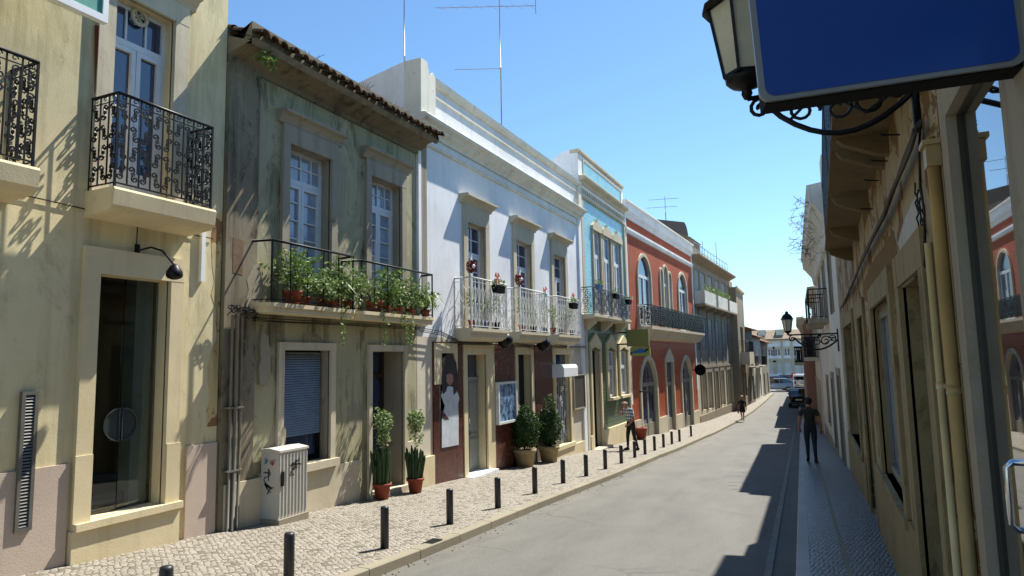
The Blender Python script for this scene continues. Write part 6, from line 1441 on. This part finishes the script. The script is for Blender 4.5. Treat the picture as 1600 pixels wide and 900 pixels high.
# ------------------------------------------------------------ vehicles
M_tyre = plain('tyre rubber', '131313', .85); M_rim = plain('alloy rim', '9a9da2', .35, .8); M_carglass = plain('car glass', '0c0f13', .06, spec=1.0); M_redl = plain('tail lamp', '7a0f0c', .3); M_headl = plain('head lamp', 'c8ccd0', .15, .2); M_plate = plain('number plate', 'd8d8d0', .4)
def carpaint(n, h): 
    if n in _mc: return _mc[n]
    t = NT(n); t.col(hexc(h)); t.b.inputs['Roughness'].default_value = .35; t.b.inputs['Metallic'].default_value = .2; t.b.inputs['Coat Weight'].default_value = .7; _mc[n] = t.m; return t.m
def car(label, x, y, yaw, paint, van=False, L=4.1, W=1.68, H=1.46):
    z0 = gz(y)-.1; root = thing('van' if van else 'car', label, 'van' if van else 'car', (x, y, z0), 'parked vehicles')
    def loc(name, mb, mat, par=None):
        me2 = bpy.data.meshes.new(name); me2.from_pydata(mb.v, [], mb.f)
        for m in (mat if isinstance(mat, list) else [mat]): me2.materials.append(m)
        me2.polygons.foreach_set('material_index', mb.m); me2.polygons.foreach_set('use_smooth', mb.s); q = bpy.data.objects.new(name, me2); COL.objects.link(q); q.parent = par or root; return q
    # side outline (y forward, z): rear to front
    if van: body = [(-.50, .30), (-.50, .62), (-.50, 1.0), (-.50, 1.0), (.16, 1.0), (.30, .66), (.47, .56), (.50, .40), (.50, .26)]; belt = .56
    else: body = None
    # lofted lower body: stations along the length with half width, sill, belt
    st = [(-.50, .40, .38, .60), (-.485, .47, .22, .66), (-.40, .495, .18, .68), (-.2, .5, .17, .67), (.1, .5, .17, .655), (.25, .497, .17, .63), (.38, .485, .18, .58), (.47, .45, .22, .50), (.50, .37, .33, .42)]
    if van: st = [(a, b, c, min(.66, d+.05)) for a, b, c, d in st]
    mb = MB(); rings = []
    for (ty, w, s, b) in st:
        w *= W; s *= H; b *= H
        rings.append([(-w*.93, ty*L, s), (-w, ty*L, s+.12), (-w*1.0, ty*L, (s+b)/2), (-w*.96, ty*L, b-.03), (-w*.86, ty*L, b), (0, ty*L, b+.03), (w*.86, ty*L, b), (w*.96, ty*L, b-.03), (w, ty*L, (s+b)/2), (w, ty*L, s+.12), (w*.93, ty*L, s)])
    n = 11; mb.add([q for r in rings for q in r], [(i*n+j, i*n+(j+1) % n, (i+1)*n+(j+1) % n, (i+1)*n+j) for i in range(len(st)-1) for j in range(n)]+[tuple(range(n)), tuple(range(len(st)*n-1, (len(st)-1)*n-1, -1))], 0, True)
    bd = loc('body', mb, paint)
    # cabin
    cb = [(-.49, .62), (-.475, .99), (.14, 1.0), (.30, .64)] if van else [(-.47, .64), (-.36, .93), (-.25, 1.0), (.05, .99), (.27, .64)]
    def cabin(inset, sc, mat, name, roof=False):
        mb = MB(); A_ = [(-(W*.5*(.90 if z > .8 else .96)*sc), yy*L*sc if not roof else yy*L, z*H) for yy, z in cb]
        B_ = [(-a, b, c) for a, b, c in A_]; n = len(A_); mb.add(A_+B_, [(i, (i+1) % n, n+(i+1) % n, n+i) for i in range(n)]+[tuple(range(n)), tuple(range(2*n-1, n-1, -1))]); return loc(name, mb, mat)
    cabin(0, .985, M_carglass if not van else paint, 'windows' if not van else 'cargo_body')
    mb = MB(); k = [(yy*L, z*H) for yy, z in cb]
    for s in (-1, 1):
        xs = lambda z: s*W*.5*(.90 if z > .8*H else .96)
        for (a, b), (c, d) in zip(k, k[1:]): mb.tube([(xs(b), a, b), (xs(d), c, d)], .035, 5)
        if not van: mb.tube([(xs(1.4), -.1*L, H*.99), (xs(.5), -.1*L, .65*H)], .035, 4)
    if not van: mb.slab(WORLD, [(-W*.44, -.27*L), (W*.44, -.27*L), (W*.43, .06*L), (-W*.43, .06*L)], H*.985, H*1.012)
    else:
        mb.slab(WORLD, [(-W*.40, -.499*L), (W*.40, -.499*L), (W*.40, -.492*L), (-W*.40, -.492*L)], H*.70, H*.90, 1)
    loc('roof', mb, [paint, M_carglass])
    for yy in (-.31, .32):
        for s in (-1, 1):
            mb = MB(); R = .3; c = (s*W*.46, yy*L, R)
            prof = [(.0, .03), (.17, .05), (.2, .09), (.27, .10), (.3, .07), (.3, -.07), (.27, -.1), (.0, -.1)]
            vs = [(c[0]+s*pz, c[1]+pr_*math.cos(2*PI*j/18), c[2]+pr_*math.sin(2*PI*j/18)) for pr_, pz in prof for j in range(18)]
            mb.add(vs, [(i*18+j, i*18+(j+1) % 18, (i+1)*18+(j+1) % 18, (i+1)*18+j) for i in range(7) for j in range(18)], 0, True); wh = loc('wheel', mb, M_tyre)
            mb = MB(); vs = [(c[0]+s*.105, c[1]+r_*math.cos(2*PI*j/10), c[2]+r_*math.sin(2*PI*j/10)) for j in range(10) for r_ in ((.19,) if j % 2 else (.16,))]; mb.add(vs, [tuple(range(10))]); loc('rim', mb, M_rim, wh)
    for s in (-1, 1):
        mb = MB(); mb.box(WORLD, s*W*.36-.09, s*W*.36+.09, -.505*L, -.47*L, H*.46, H*.60); loc('tail_lamp', mb, M_redl)
        mb = MB(); mb.box(WORLD, s*W*.33-.14, s*W*.33+.14, .46*L, .497*L, H*.36, H*.45); loc('headlight', mb, M_headl)
        mb = MB(); mb.blob((s*(W*.5+.06), .19*L, H*.68), (.09, .05, .07), 8, 5); loc('wing_mirror', mb, M_black)
    mb = MB(); mb.box(WORLD, -.26, .26, -.512*L, -.5*L, H*.40, H*.48); loc('number_plate', mb, M_plate)
    mb = MB(); mb.box(WORLD, -W*.44, W*.44, -.515*L, -.46*L, H*.2, H*.32); loc('bumper', mb, paint if not van else M_black); mb = MB(); mb.box(WORLD, -W*.40, W*.40, .46*L, .512*L, H*.2, H*.3); loc('bumper', mb, paint if not van else M_black)
    root.rotation_euler = (0, 0, yaw); return root
car('dark blue car parked against the right kerb, seen from the back', at_y(1249, 632, 62)[0], 62, rad(1), carpaint('dark blue car paint', '121a28'), W=1.5, H=1.5)
car('white van standing further on by the right row of houses', at_y(1252, 604, 83)[0], 83, rad(1), carpaint('white van paint', 'dcdfe2'), van=True, L=4.6, W=1.6, H=2.0)
car('pale blue car parked side on at the end of the street', at_y(1213, 605, 84)[0], 84, rad(90), carpaint('pale blue car paint', '8ea4bc'))
car('blue car parked behind the pale blue one in the square', at_y(1204, 597, 92)[0], 92, rad(88), carpaint('blue car paint', '2a4a86'))
car('dark car parked in front of the white town building', at_y(1222, 597, 96.5)[0], 96.5, rad(90), carpaint('black car paint', '15161a'))
car('silver car at the right edge of the square beside the van', at_y(1243, 603, 87)[0], 87, rad(95), carpaint('silver car paint', 'a8adb2'))
s = thing('no_entry_sign', 'tiny red round sign on a pole at the far square', 'sign', (at_y(1240, 588, 82)[0], 82, gz(82)))
c = at_y(1240, 588, 82); mb = MB(); mb.tube([(c[0], 82.05, gz(82)), (c[0], 82.05, c[2]+.3)], .04, 6); build('pole', mb, M_galv, s)
mb = MB(); n = 20; mb.add([(c[0]+.35*math.cos(2*PI*i/n), 82+d, c[2]+.35*math.sin(2*PI*i/n)) for d in (-.015, .015) for i in range(n)], [tuple(range(n)), tuple(range(2*n-1, n-1, -1))]+[(i, (i+1) % n, n+(i+1) % n, n+i) for i in range(n)]); build('disc', mb, plain('red sign paint', 'c02c1c', .5), s)

# drain grate, manhole and litter near the kerb
g = ground(690, 852, -.02); mb = MB(); mb.box(Fr(-4.62, float(g[1])-.12, -4.62, float(g[1])+.16), 0, .28, -.02, .12, gz(g[1])-.1, gz(g[1])+.009); build('kerb_drain', mb, M_iron, None, 'dark iron drain cover set in the kerb beside the nearest bollards', 'drain')
mb = MB(); q = ground(1170, 711, -.08); mb.lathe((q[0], q[1], gz(q[1])-.085), [(.3, 0), (.3, .006), (.27, .008)], 20); build('manhole_cover', mb, plain('worn iron cover', '5c5a55', .6, .4), None, 'round iron manhole cover in the middle of the road', 'manhole')
